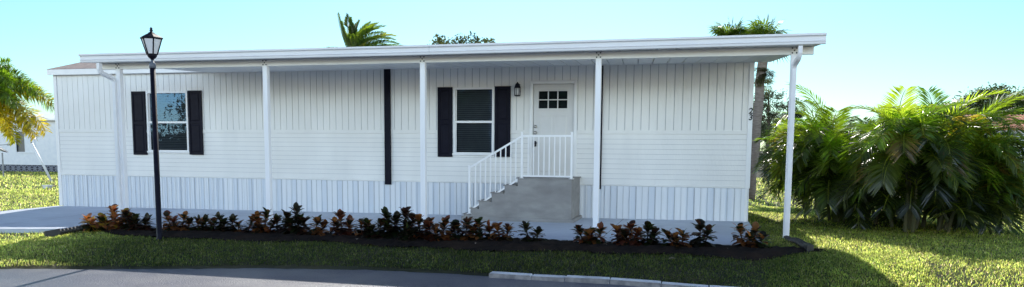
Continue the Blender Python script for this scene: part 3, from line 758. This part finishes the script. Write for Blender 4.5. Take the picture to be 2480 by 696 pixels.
# ------------------------------------------------------------------ palms
def frond(mb, base, az, el, ln, droop, nl=30, ll=.45, lw=.03, vee=.5, stem=.16, c=(.1, .15, .03), fluffy=False, twist=0., sweep=0., cvar=.3, rach=(.2, .22, .06)):
    base = Vector(base); seg = 14; pts = [base]; e = el; a = az
    for k in range(seg):
        t = (k + .5) / seg
        e2 = el - droop * t ** 1.5; a2 = az + sweep * t
        pts.append(pts[-1] + Vector((math.cos(a2) * math.cos(e2), math.sin(a2) * math.cos(e2), math.sin(e2))) * (ln / seg))
    mb.tube(pts, [.016 * (1 - .85 * k / seg) * (ln / 2) + .003 for k in range(seg + 1)], 4, rach, cap=False)
    def P(t):
        f = min(t * seg, seg - 1e-6); i = int(f); return pts[i].lerp(pts[i + 1], f - i), (pts[i + 1] - pts[i]).normalized()
    for k in range(nl):
        t = stem + (1 - stem) * (k + .5) / nl
        p, tg = P(t); sd = tg.cross(Vector((0, 0, 1)))
        if sd.length < .05: sd = Vector((-math.sin(az), math.cos(az), 0))
        sd.normalize(); up = sd.cross(tg)
        tt = (t - stem) / (1 - stem)
        l = ll * (.45 + .9 * math.sin(math.pi * (.12 + .78 * tt))) * .75
        for sgn in (-1, 1):
            if fluffy: ang = random.uniform(-2.2, 2.2); fw = random.uniform(.45, .9)
            else: ang = vee + random.uniform(-.15, .15) + twist * sgn; fw = .75 - .1 * (1 - tt) + .5 * tt * tt
            side = sd * sgn * math.cos(ang) + up * math.sin(ang)
            d = (side + tg * fw).normalized()
            wv = d.cross(up if abs(d.dot(up)) < .9 else sd).normalized() * (lw * .5)
            m_ = p + d * (l * .5) + Vector((0, 0, -.03 * l)); tip = p + d * (l * .97) + Vector((0, 0, -.18 * l * random.uniform(.3, 1.4)))
            v = random.uniform(1 - cvar, 1 + cvar); cc = tuple(u * v for u in c)
            mb.face([p, m_ - wv, tip, m_ + wv], cc)

def areca(label, x, y, nf, hgt, spread, seed, pal, stems=9, rad=.45):
    random.seed(seed); z = float(h(x, y))
    t = thing('areca_palm', label, 'palm', (x, y, z), 'areca palm clumps right of the house')
    ms_ = MB(); tips = []
    for k in range(stems):
        a = random.uniform(0, 6.28); r = rad * math.sqrt(random.random()); b = Vector((x + r * math.cos(a), y + r * math.sin(a), z - .03))
        hh = hgt * random.uniform(.22, .52); ln = .22 * hh
        tp = b + Vector((math.cos(a) * ln, math.sin(a) * ln, hh)); tips.append((tp, a))
        ms_.tube([b, b.lerp(tp, .5) + Vector((random.uniform(-.03, .03), random.uniform(-.03, .03), 0)), tp], [.035, .03, .022], 7)
    ms_.build('stem', M['stalk'], t)
    mb = MB()
    for k in range(int(nf * 1.5)):
        tp, a0 = random.choice(tips)
        az = a0 + random.gauss(0, 1.1)
        f = random.random()
        el = R(26 + 58 * f); ln = spread * random.uniform(.78, 1.14) * (.9 + .15 * f)
        dr = R(random.uniform(95, 150)) if f < .8 else R(random.uniform(55, 100))
        c = random.choice(pal); c = (.20, .14, .06) if random.random() < .05 else c; v_ = (.48 + .85 * f) * random.uniform(.5, 1.5); c = tuple(u * v_ for u in c); st_ = tp + Vector((0, 0, random.uniform(-.25, .15)))  # lower fronds get darker colour, painting in the shade inside the clump
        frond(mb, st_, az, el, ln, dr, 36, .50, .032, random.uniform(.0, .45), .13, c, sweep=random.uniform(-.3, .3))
    # skirt of low hanging fronds, colour darkened to paint in shade under the clump
    for k in range(nf // 4):
        a = random.uniform(0, 6.28); b = Vector((x + rad * .7 * math.cos(a), y + rad * .7 * math.sin(a), z + random.uniform(.2, .9)))
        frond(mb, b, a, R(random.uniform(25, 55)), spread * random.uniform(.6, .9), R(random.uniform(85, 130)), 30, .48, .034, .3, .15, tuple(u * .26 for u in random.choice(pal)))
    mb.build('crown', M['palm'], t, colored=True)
    return t
A1 = [(.07, .12, .022), (.10, .16, .028), (.05, .09, .02), (.13, .18, .032), (.15, .19, .04)]
A2 = [(.13, .19, .03), (.19, .24, .04), (.20, .24, .045), (.09, .14, .025)]
areca('largest dark areca palm clump in the middle of the right lawn', 20.55, -.2, 115, 3.0, 1.6, 3, A1, 14, .65)
areca('areca palm clump left of the largest one beside the rightmost porch post', 19.65, .9, 95, 3.0, 1.5, 4, A1 + A2, 10, .5)
areca('areca palm clump at the right edge with fronds drooping onto sunlit grass', 21.5, .7, 80, 1.9, 1.35, 5, A1, 11, .5)
areca('pale yellow green areca palm farther back, seen behind the rightmost porch post', 19.4, 5.6, 60, 2.5, 1.45, 6, A2, 8, .4)
areca('areca palm with paler fronds standing behind the largest clump', 20.6, 2.0, 70, 2.75, 1.45, 9, A1 + A1 + A2, 9, .45)

# foxtail-like palm at the left edge
random.seed(21)
fx, fy = -5.3, 2.6; fz = float(h(fx, fy))
t = thing('foxtail_palm', 'palm with bushy sunlit yellow green fronds left of the house', 'palm', (fx, fy, fz))
mb = MB(); mb.tube([(fx, fy, fz - .05), (fx + .03, fy, 1.2), (fx, fy, 2.5), (fx, fy, 3.05)], [.14, .12, .10, .07], 12); mb.build('trunk', M['bark'], t, smooth=True)
mb = MB()
G1 = (.11, .17, .03); Y1 = (.28, .25, .04); Y2 = (.40, .31, .05); D1 = (.06, .10, .025)
for az, el, ln, dr, c in ((.1, 62, 1.75, 100, D1), (-.25, 52, 1.9, 95, G1), (.35, 48, 1.8, 100, D1), (.0, 30, 2.15, 62, G1), (.3, 26, 2.2, 70, Y1), (-.35, 20, 2.2, 66, G1),
                          (-.1, 2, 2.25, 62, Y1), (.2, -2, 2.3, 66, Y2), (-.4, -8, 2.2, 60, Y2), (.05, -14, 2.2, 50, Y2), (-.7, 12, 2.0, 70, Y2), (-.2, -26, 2.0, 45, Y1),
                          (1.4, 40, 1.9, 80, G1), (-1.6, 45, 1.9, 80, G1), (2.6, 40, 2.0, 90, G1), (3.6, 30, 2.0, 80, Y1), (-2.5, 50, 2.0, 90, D1), (.0, 78, 1.6, 80, G1), (-.9, 32, 2.0, 85, Y1), (.75, 25, 2.1, 85, G1)):
    frond(mb, (fx, fy, 3.0), az, R(el), ln, R(dr), 110, .40, .045, .2, .10, c, fluffy=True, cvar=.45)
mb.build('crown', M['palm'], t, colored=True)

# sabal palms
def fan(mb, base, d, up, r, c, n=22, spread=2.5):
    d = d.normalized(); s = d.cross(up).normalized(); n_ = s.cross(d)
    for k in range(n):
        a = -spread + 2 * spread * k / (n - 1); w = r * .045
        dd = (d * math.cos(a) + s * math.sin(a)); ss_ = (-d * math.sin(a) + s * math.cos(a))
        L_ = r * (1 - .25 * abs(a) / spread) * random.uniform(.85, 1.1)
        p1 = base + dd * L_ * .6 + n_ * (.05 * r); tip = base + dd * L_ + Vector((0, 0, -.22 * L_)); v = random.uniform(.7, 1.3)
        mb.face([base, p1 - ss_ * w, tip, p1 + ss_ * w], tuple(u * v for u in c))
def sabal(label, base, top, seed, nf=30, r=.62, boots=True):
    random.seed(seed); base = Vector(base); top = Vector(top)
    t = thing('cabbage_palm', label, 'palm', base, 'cabbage palms behind the house')
    mb = MB(); pts = [base.lerp(top, k / 12) + Vector((.02 * math.sin(k * 1.9), 0, 0)) for k in range(13)]
    mb.tube(pts, [.17 - .02 * math.sin(k) * .5 - .002 * k for k in range(13)], 12); mb.build('trunk', M['bark'], t, smooth=True)
    mb = MB(); cg = [(.07, .11, .03), (.10, .14, .045), (.05, .08, .025), (.14, .17, .06)]
    for k in range(nf):
        a = random.uniform(0, 6.28); el = math.asin(random.uniform(-.35, 1)); pl = random.uniform(.3, .55)
        d = Vector((math.cos(a) * math.cos(el), math.sin(a) * math.cos(el), math.sin(el)))
        b = top + d * pl; mb.tube([top, top.lerp(b, .5) + Vector((0, 0, .05)), b], [.018, .014, .01], 4, (.14, .16, .06), cap=False)
        fan(mb, b, (d + Vector((0, 0, -.15))), Vector((0, 0, 1)) if abs(d.z) < .9 else Vector((1, 0, 0)), r, random.choice(cg))
    mb.build('crown', M['palm'], t, colored=True)
    if boots:
        mb = MB()
        for k in range(60):                                   # dead fronds hanging under the crown
            a = random.uniform(0, 6.28); p = top + Vector((random.uniform(-.1, .1), 0, random.uniform(-1.35, -.75)))
            d = Vector((math.cos(a), math.sin(a), random.uniform(-1.2, .4)))
            fan(mb, p + Vector((math.cos(a), math.sin(a), 0)) * .12, d, Vector((0, 0, 1)), random.uniform(.22, .36), random.choice([(.05, .045, .03), (.03, .03, .02), (.07, .08, .03)]), 9, 1.2)
        mb.build('dead_fronds', M['palm'], t, colored=True)
sabal('cabbage palm whose grey trunk shows right of the house corner', (18.10, 10, -.1), (18.36, 10, 5.02), 31, 44, .62)
sabal('cabbage palm behind the house with only its crown above the roof', (17.3, 10.6, -.1), (17.28, 10.6, 5.14), 32, 44, .62, False)

# date palm behind the roof, blown to the right
random.seed(44)
t = thing('date_palm', 'feathery palm with wind bent fronds rising behind the roof', 'palm', (1.7, 14, -.1))
mb = MB(); mb.tube([(1.7, 14, -.1), (1.75, 14, 2.6), (1.7, 14, 5.35)], [.2, .18, .16], 10); mb.build('trunk', M['bark'], t, smooth=True)
mb = MB(); D_ = [(.08, .12, .035), (.12, .16, .045), (.17, .18, .05), (.06, .10, .035)]
for ax, el, ln, dr in ((math.pi, 60, 1.7, -26), (math.pi + .3, 67, 2.0, -16), (2.8, 55, 1.5, -20), (math.pi, 82, 1.8, -8), (0, 20, 2.3, 35), (.1, 30, 2.4, 45), (-.1, 48, 2.35, 62), (math.pi, 72, 1.75, -22), (math.pi, 78, 1.9, -10), (math.pi - .4, 84, 1.7, 8), (2.2, 86, 1.5, 15), (1.2, 84, 1.7, 20), (.3, 80, 1.75, 45), (.1, 76, 1.9, 60), (-.3, 70, 1.85, 60), (.2, 66, 1.95, 75), (0, 60, 1.9, 80), (-.2, 52, 1.95, 80), (.2, 44, 2.0, 75), (0, 36, 1.95, 70), (-.3, 30, 1.8, 60), (.4, 25, 1.9, 60), (.5, 74, 2.0, 50), (-.4, 62, 2.0, 62), (.1, 70, 2.1, 66), (.3, 56, 2.1, 78), (-.1, 40, 2.2, 60), (-1.2, 60, 1.5, 60), (1.4, 55, 1.5, 70), (3.0, 15, 1.6, 50), (-2.2, 30, 1.6, 60)):
    frond(mb, (1.7 + random.uniform(-.1, .1), 14, 5.35), ax + random.uniform(-.15, .15), R(el), ln, R(dr), 46, .34, .06, .75, .08, random.choice(D_), sweep=random.uniform(-.2, .2), rach=(.2, .2, .1))
mb.build('crown', M['palm'], t, colored=True)

# ------------------------------------------------------------------ broadleaf trees, pines, hedges
def leafcloud(mb, c, rx_, ry_, rz_, nclump, nleaf, size, pal, cl=.22, hollow=.5):
    for k in range(nclump):
        while True:
            u = Vector((random.uniform(-1, 1), random.uniform(-1, 1), random.uniform(-1, 1)))
            if hollow < u.length < 1: break
        q = Vector((c[0] + u.x * rx_, c[1] + u.y * ry_, c[2] + u.z * rz_)); cc = random.choice(pal); sh = random.uniform(.7, 1.3)
        for j in range(nleaf):
            p = q + Vector((random.gauss(0, 1) * rx_, random.gauss(0, 1) * ry_, random.gauss(0, .8) * rz_)) * cl
            a = Vector((random.gauss(0, 1), random.gauss(0, 1), random.gauss(0, 1))).normalized(); b = a.orthogonal().normalized()
            s = size * random.uniform(.6, 1.3); v = sh * random.uniform(.75, 1.25)
            mb.face([p - a * s, p + b * s * .45, p + a * s, p - b * s * .45], tuple(w * v for w in cc))
TG = [(.05, .08, .02), (.07, .11, .03), (.035, .055, .018), (.10, .13, .04)]
def tree(name, label, cat, base, trunk_top, lobes, seed, size=.12, pal=TG, group=None, tr=.22, dens=1.):
    random.seed(seed); t = thing(name, label, cat, base, group)
    ms_ = MB(); b = Vector(base); tp = Vector(trunk_top)
    ms_.tube([b, b.lerp(tp, .5) + Vector((.1, 0, 0)), tp], [tr, tr * .75, tr * .5], 8)
    mb = MB()
    for cx_, cy_, cz_, rx_, ry_, rz_, nc, nl in lobes:
        ms_.tube([tp.lerp(b, .15), tp.lerp(Vector((cx_, cy_, cz_)), .5) + Vector((0, 0, -.1)), (cx_, cy_, cz_)], [tr * .45, tr * .25, tr * .08], 6)
        for m in range(4):
            e_ = Vector((cx_ + random.uniform(-.7, .7) * rx_, cy_ + random.uniform(-.7, .7) * ry_, cz_ + random.uniform(-.2, .8) * rz_))
            ms_.tube([(cx_, cy_, cz_), e_], [tr * .1, tr * .03], 4)
        leafcloud(mb, (cx_, cy_, cz_), rx_, ry_, rz_, int(nc * dens), nl, size, pal)
    ms_.build('trunk', M['bark2'], t); mb.build('crown', M['tree'], t, colored=True)
    return t
tree('shade_tree', 'airy treetop showing above the middle of the roof', 'tree', (4.2, 22, -.1), (4.2, 22, 5.2),
     [(3.1, 22, 6.9, .75, .7, .55, 26, 14), (4.3, 22, 7.0, .8, .8, .6, 24, 14), (5.2, 22, 6.85, .8, .7, .45, 18, 12)], 51, .10, [(.09, .11, .05), (.14, .15, .06), (.06, .08, .04)])
tree('oak_tree', 'large dark tree over the red tiled house at the right edge', 'tree', (37.6, 48, -.1), (37.4, 48, 3.0),
     [(35.2, 47, 4.2, 1.7, 1.5, 1.0, 70, 26), (37.2, 47, 5.0, 1.9, 1.6, 1.3, 90, 28), (39.2, 47, 4.6, 1.9, 1.6, 1.3, 80, 26), (41.5, 47, 4.2, 2.0, 1.6, 1.4, 60, 26), (37.5, 47, 3.9, 2.2, 1.6, .8, 60, 26)], 52, .14, dens=1.7)
tree('oak_tree', 'lower hazy tree left of the large dark tree on the right', 'tree', (34.2, 56, -.1), (34.2, 56, 2.6),
     [(33.3, 56, 3.9, 1.7, 1.5, .9, 60, 22), (35.6, 56, 4.5, 1.7, 1.5, 1.0, 60, 22), (31.4, 56, 3.2, 1.5, 1.4, .8, 40, 20)], 53, .17, [(.09, .12, .06), (.07, .10, .05)])
# pines seen between the house corner and the palms
def pine(label, base, hgt, seed, spread, name='pine_tree'):
    random.seed(seed); t = thing(name, label, 'tree', base, 'pines in the distance right of the house')
    b = Vector(base); ms_ = MB(); mb = MB(); tp = b + Vector((random.uniform(-.3, .3), 0, hgt))
    ms_.tube([b, b.lerp(tp, .5) + Vector((.12, 0, 0)), tp], [.17, .13, .05], 8)
    for k in range(26):
        f = random.uniform(.38, 1); p = b.lerp(tp, f); a = random.uniform(0, 6.28); ln = spread * random.uniform(.45, 1) * (1.15 - .6 * f)
        e_ = p + Vector((math.cos(a) * ln, math.sin(a) * ln, random.uniform(.0, .5) * ln))
        ms_.tube([p, p.lerp(e_, .6) + Vector((0, 0, .06)), e_], [.05, .03, .012], 5)
        for q in (e_, p.lerp(e_, .72), e_ + Vector((random.uniform(-.3, .3), 0, .15))):
            leafcloud(mb, q, .42, .42, .28, 4, 16, .085, [(.06, .08, .035), (.08, .10, .05), (.04, .055, .03)], .4, 0)
    ms_.build('trunk', M['bark2'], t); mb.build('crown', M['tree'], t, colored=True)
pine('pine with open branches right behind the grey palm trunk', (21.3, 45, -.1), 5.8, 61, 1.7)
pine('pine nearest the rightmost porch post in the distance', (22.7, 47, -.1), 5.5, 62, 1.6)
pine('pine half hidden by the grey palm trunk', (20.3, 50, -.1), 5.6, 63, 1.8)
random.seed(70)
t = thing('hedge', 'dark rounded hedge on the far side of the street', 'hedge', (22.5, 62, -.1))
mb = MB()
for x in np.arange(19, 28, .9): leafcloud(mb, (x, 62 + random.uniform(-.4, .4), .8), .9, .9, .95, 26, 22, .12, [(.03, .045, .025), (.045, .06, .03)], .25, 0)
mb.build('foliage', M['tree'], t, colored=True)
mb = MB(); mb.tube([(19, 62, .2), (28, 62, .2)], .06, 6); mb.build('stem', M['bark2'], t)
# trees behind the neighbouring house on the left
tree('shade_tree', 'hazy tree behind the white house at the left edge', 'tree', (-30.5, 34, -.1), (-30.5, 34, 3.2),
     [(-31.5, 34, 4.6, 1.6, 1.4, 1.2, 50, 20), (-29.6, 34, 4.1, 1.5, 1.3, 1.0, 44, 20), (-28.4, 34, 3.3, 1.2, 1.2, .8, 30, 18)], 54, .16, [(.08, .12, .06), (.10, .14, .07)])
# wood across the road behind the viewer, mirrored in the windows
random.seed(80); mb = MB()
leafcloud(mb, (-31.5, -46, 4.6), 1.6, 1.2, 1.7, 16, 18, .3, TG, .3, 0)
for k in range(230):
    x = random.uniform(-60, 34) if k < 90 else random.uniform(-24, 34); zz_ = random.uniform(1.2, 6.0) if x > -24 else random.uniform(.6, 1.6); leafcloud(mb, (x, -46 + random.uniform(-4, 4), zz_), 2.4, 1.6, 2.4 if x > -22 else 1.5, 14, 18, .5, TG, .3, 0)
o = mb.build('distant_wood', M['tree'], colored=True); tag(o, 'dark belt of trees on the far side of the road', 'wood', kind='stuff')

# ------------------------------------------------------------------ left neighbour, dish, pole, utility lid
nb = thing('neighbour_house', 'white stucco house with patterned dark base at the left edge', 'house', (-26, 22, -.1))
NY = 20.0
mb = MB()
for s, e, u, v in ((-36, -23.25, .33, 2.95), (-22.62, -18, .33, 2.95), (-23.25, -22.62, 2.30, 2.95), (-23.25, -22.62, .33, 1.10)): mb.box(s, e, NY, NY + .15, u, v)
mb.box(-36, -35.9, NY + .15, NY + 6, .33, 2.95); mb.box(-18.1, -18, NY + .15, NY + 6, .33, 2.95)
mb.build('wall', M['neigh'], nb)
mb = MB(); mb.hexa([(-36.3, NY - .4, 2.95), (-17.7, NY - .4, 2.95), (-17.7, NY + 6.4, 2.95), (-36.3, NY + 6.4, 2.95)], [(-36.3, NY - .4, 3.05), (-17.7, NY - .4, 3.05), (-17.7, NY + 3, 3.45), (-36.3, NY + 3, 3.45)])
mb.build('roof', M['trim'], nb)
mb = MB(); mb.box(-36, -18, NY + .04, NY + .1, -.2, .33); base_o = mb.build('base_wall', M['navy'], nb)
mb = MB()
for x in np.arange(-35.8, -18.2, .40):                       # breeze block pattern
    z0, z1 = -.06, .30
    for p_, q_ in (((x, z0), (x + .36, z1)), ((x + .36, z0), (x, z1)), ((x + .18, z0), (x + .18, z1)), ((x, (z0 + z1) / 2), (x + .36, (z0 + z1) / 2))):
        mb.tube([(p_[0], NY + .02, p_[1]), (q_[0], NY + .02, q_[1])], 1, sq=(.022, .015))
mb.build('breeze_block', M['lattice'], base_o)
mb = MB(); a, b, c, d = -23.25, -22.62, 1.10, 2.30
mb.box(a - .06, a, NY - .03, NY + .1, c - .06, d + .06); mb.box(b, b + .06, NY - .03, NY + .1, c - .06, d + .06); mb.box(a, b, NY - .03, NY + .1, d, d + .06); mb.box(a - .06, b + .7, NY - .04, NY + .0, c - .08, c)
wn = mb.build('window', M['neigh'], nb)
m2 = MB(); m2.face([(a, NY + .06, c), (b, NY + .06, c), (b, NY + .06, d), (a, NY + .06, d)]); m2.build('pane', M['pane_grey'], wn)
mb = MB(); mb.box(b + .06, b + .68, NY - .022, NY - .002, c, d + .05); mb.box(b + .68, b + .74, NY - .04, NY - .002, c, d + .05); mb.build('shutter', M['neigh'], nb)
# satellite dish
dz = float(h(-17.6, 14)); t = thing('satellite_dish', 'grey satellite dish on a short pole before the white house', 'satellite dish', (-17.6, 14, dz))
mb = MB(); mb.tube([(-17.6, 14, dz), (-17.6, 14, 1.12)], .035, 8); mb.build('pole', M['galv'], t)
mb = MB(); cc = Vector((-17.62, 13.95, 1.32)); ax = Vector((.45, .35, .82)).normalized(); u = ax.orthogonal().normalized(); w = ax.cross(u); rings = []
for r_, dpt in ((.0, -.08), (.15, -.06), (.28, -.01), (.36, .04)): rings.append([cc + (u * math.cos(2 * math.pi * k / 16) + w * math.sin(2 * math.pi * k / 16)) * r_ + ax * dpt for k in range(16)])
for r0, r1 in zip(rings[:-1], rings[1:]):
    for k in range(16): mb.face([r0[k], r0[(k + 1) % 16], r1[(k + 1) % 16], r1[k]])
mb.build('dish', M['galv'], t, smooth=True)
mb = MB(); mb.tube([cc - u * .3, cc + ax * .30 + Vector((.28, 0, -.02))], .02, 6); mb.box(cc.x + ax.x * .3 + .22, cc.x + ax.x * .3 + .34, cc.y + ax.y * .3 - .05, cc.y + ax.y * .3 + .05, cc.z + ax.z * .3 - .08, cc.z + ax.z * .3 + .02)
mb.build('feed_arm', M['galv'], t)
# leaning pole
t = thing('leaning_pole', 'white metal pole leaning left on the lawn beside the house', 'pole', (-11.6, 11, -.1))
mb = MB(); b = Vector((-11.75, 11.2, -.12)); tp = Vector((-12.75, 11.2, 1.62)); mb.tube([b, tp], .05, 10); mb.build('shaft', M['trim'], t, smooth=True)
mb = MB(); mb.tube([tp, tp + (tp - b).normalized() * .03], .042, 10); mb.build('cap', M['blackmetal'], t)
mb = MB(); x, y = -7.64, 6.98; z = float(h(x, y)); mb.box(x - .12, x + .12, y - .1, y + .1, z, z + .10); mb.box(x - .14, x + .14, y - .12, y + .12, z + .10, z + .13)
tag(mb.build('utility_box', M['trim'], bevel=.01), 'small white utility box lid on the left lawn', 'utility box')

# ------------------------------------------------------------------ right background: sign, red tiled house
t = thing('warning_sign', 'yellow diamond road sign beyond the palms', 'road sign', (20.8, 30, -.1))
mb = MB(); mb.tube([(20.8, 30.03, -.1), (20.8, 30.03, 2.45)], .03, 8); mb.build('post', M['galv'], t)
def plate(cx_, cz_, hw, m, rot45, name):
    mb = MB(); P = [(0, -hw), (hw, 0), (0, hw), (-hw, 0)] if rot45 else [(-hw, -hw * .7), (hw, -hw * .7), (hw, hw * .7), (-hw, hw * .7)]
    mb.hexa([(cx_ + p, 29.99, cz_ + q) for p, q in P], [(cx_ + p, 29.975, cz_ + q) for p, q in P]); return mb.build(name, m, t)
sp = plate(20.8, 2.13, .33, M['yellow'], True, 'diamond_plate')
mb = MB(); mb.box(20.66, 20.94, 29.966, 29.972, 2.09, 2.16); mb.build('symbol', M['num'], sp)
plate(20.8, 1.62, .24, M['yellow'], False, 'lower_plate')

rh = thing('tiled_house', 'pale grey house with red tiled roof at the right edge', 'house', (39, 42, -.1))
mb = MB(); mb.box(34.6, 36.15, 40, 40.2, -.1, 3.02); mb.box(36.15, 36.42, 40, 40.2, 2.45, 3.02); mb.box(36.42, 44, 40, 40.2, -.1, 3.02); mb.box(34.6, 34.8, 40.2, 46, -.1, 3.02)
mb.build('wall', M['greywall'], rh)
mb = MB(); mb.box(36.15, 36.42, 40.08, 40.14, -.1, 2.45); mb.build('door', M['navy'], rh)
mb = MB(); mb.box(35.7, 36.1, 39.95, 39.985, 1.85, 2.35); mb.build('notice_board', M['trim'], rh)
mb = MB()
for k, x in enumerate(np.arange(34.2, 44.4, .22)):             # rows of barrel tiles
    mb.tube([(x, 39.5, 3.06), (x, 42.4, 4.0)], .095, 8)
    mb.box(x + .1, x + .12, 39.55, 42.4, 3.0, 3.02)
mb.hexa([(34.1, 39.55, 2.98), (44.5, 39.55, 2.98), (44.5, 42.4, 3.9), (34.1, 42.4, 3.9)], [(34.1, 39.55, 3.04), (44.5, 39.55, 3.04), (44.5, 42.4, 3.97), (34.1, 42.4, 3.97)])
mb.build('roof', M['tile'], rh)

# ------------------------------------------------------------------ light, sky, camera
SKY_LOW = (6.75, 5.75, 4.85); SKY_HIGH = (.7, .72, .85); SKY_SUN = (.68, 1.0, 1.05); SKY_SUN_HIGH = (.22, .26, .28)
SUN = Vector((-.21, 1.15, 1.0)).normalized()
elev = math.asin(SUN.z); azim = math.atan2(SUN.x, SUN.y)
w = bpy.data.worlds.new('World'); sc.world = w; w.use_nodes = True
nt = w.node_tree; bg = nt.nodes['Background']
sky = nt.nodes.new('ShaderNodeTexSky'); sky.sky_type = 'NISHITA'; sky.sun_disc = False
sky.sun_elevation = elev; sky.sun_rotation = azim; sky.air_density = 1.; sky.dust_density = .5; sky.ozone_density = 1.5
# added gain by direction: cyan near sun, low opposite sky boosted to light walls
N = nt.nodes; Lk = nt.links
tcw = N.new('ShaderNodeTexCoord'); sep = N.new('ShaderNodeSeparateXYZ'); Lk.new(tcw.outputs['Generated'], sep.inputs[0])
def rng_(src, a, b, c, d):
    r = N.new('ShaderNodeMapRange'); r.interpolation_type = 'SMOOTHSTEP'
    for k, v in zip((1, 2, 3, 4), (a, b, c, d)): r.inputs[k].default_value = v
    Lk.new(src, r.inputs[0]); return r.outputs[0]
def mixc(f, a, b):
    m_ = N.new('ShaderNodeMix'); m_.data_type = 'RGBA'
    Lk.new(f, m_.inputs[0])
    for k, v in ((6, a), (7, b)):
        if isinstance(v, tuple): m_.inputs[k].default_value = v + (1,)
        else: Lk.new(v, m_.inputs[k])
    return m_.outputs[2]
south = mixc(rng_(sep.outputs[2], .10, .62, 0, 1), SKY_LOW, SKY_HIGH)
north = mixc(rng_(sep.outputs[2], .28, .6, 0, 1), SKY_SUN, SKY_SUN_HIGH)
cl = mixc(rng_(sep.outputs[1], -.15, .45, 0, 1), south, north)
tint = N.new('ShaderNodeMix'); tint.data_type = 'RGBA'; tint.blend_type = 'MULTIPLY'; tint.inputs[0].default_value = 1
Lk.new(sky.outputs[0], tint.inputs[6]); Lk.new(cl, tint.inputs[7]); Lk.new(tint.outputs[2], bg.inputs[0]); bg.inputs[1].default_value = .15
sl = bpy.data.lights.new('sun', 'SUN'); sl.energy = 5.; sl.angle = R(.53); sl.color = (1, .95, .86)
so = bpy.data.objects.new('sun', sl); col.objects.link(so)
so.rotation_euler = SUN.to_track_quat('Z', 'Y').to_euler(); so.location = (0, 30, 30)

cam = bpy.data.cameras.new('camera'); co = bpy.data.objects.new('camera', cam); col.objects.link(co)
cam.sensor_width = 36; cam.lens = 1812.53 / 2480 * 36; cam.clip_end = 2000; cam.clip_start = .1
cam.shift_x = (1240 - 1235.97) / 2480; cam.shift_y = (541.21 - 348) / 2480
yw, pt, rl = R(-14.298), R(5.8166), R(.429)
F = Vector((math.sin(yw) * math.cos(pt), math.cos(yw) * math.cos(pt), -math.sin(pt)))
Rr = Vector((math.cos(yw), -math.sin(yw), 0)); U = Rr.cross(F)
R2 = Rr * math.cos(rl) + U * math.sin(rl); U2 = -Rr * math.sin(rl) + U * math.cos(rl)
mw = Matrix(((R2.x, U2.x, -F.x, 16.519), (R2.y, U2.y, -F.y, -16.293), (R2.z, U2.z, -F.z, 1.605), (0, 0, 0, 1)))
co.matrix_world = mw
sc.camera = co
sc.view_settings.view_transform = 'Standard'; sc.view_settings.look = 'None'; sc.view_settings.exposure = 0; sc.view_settings.gamma = 1
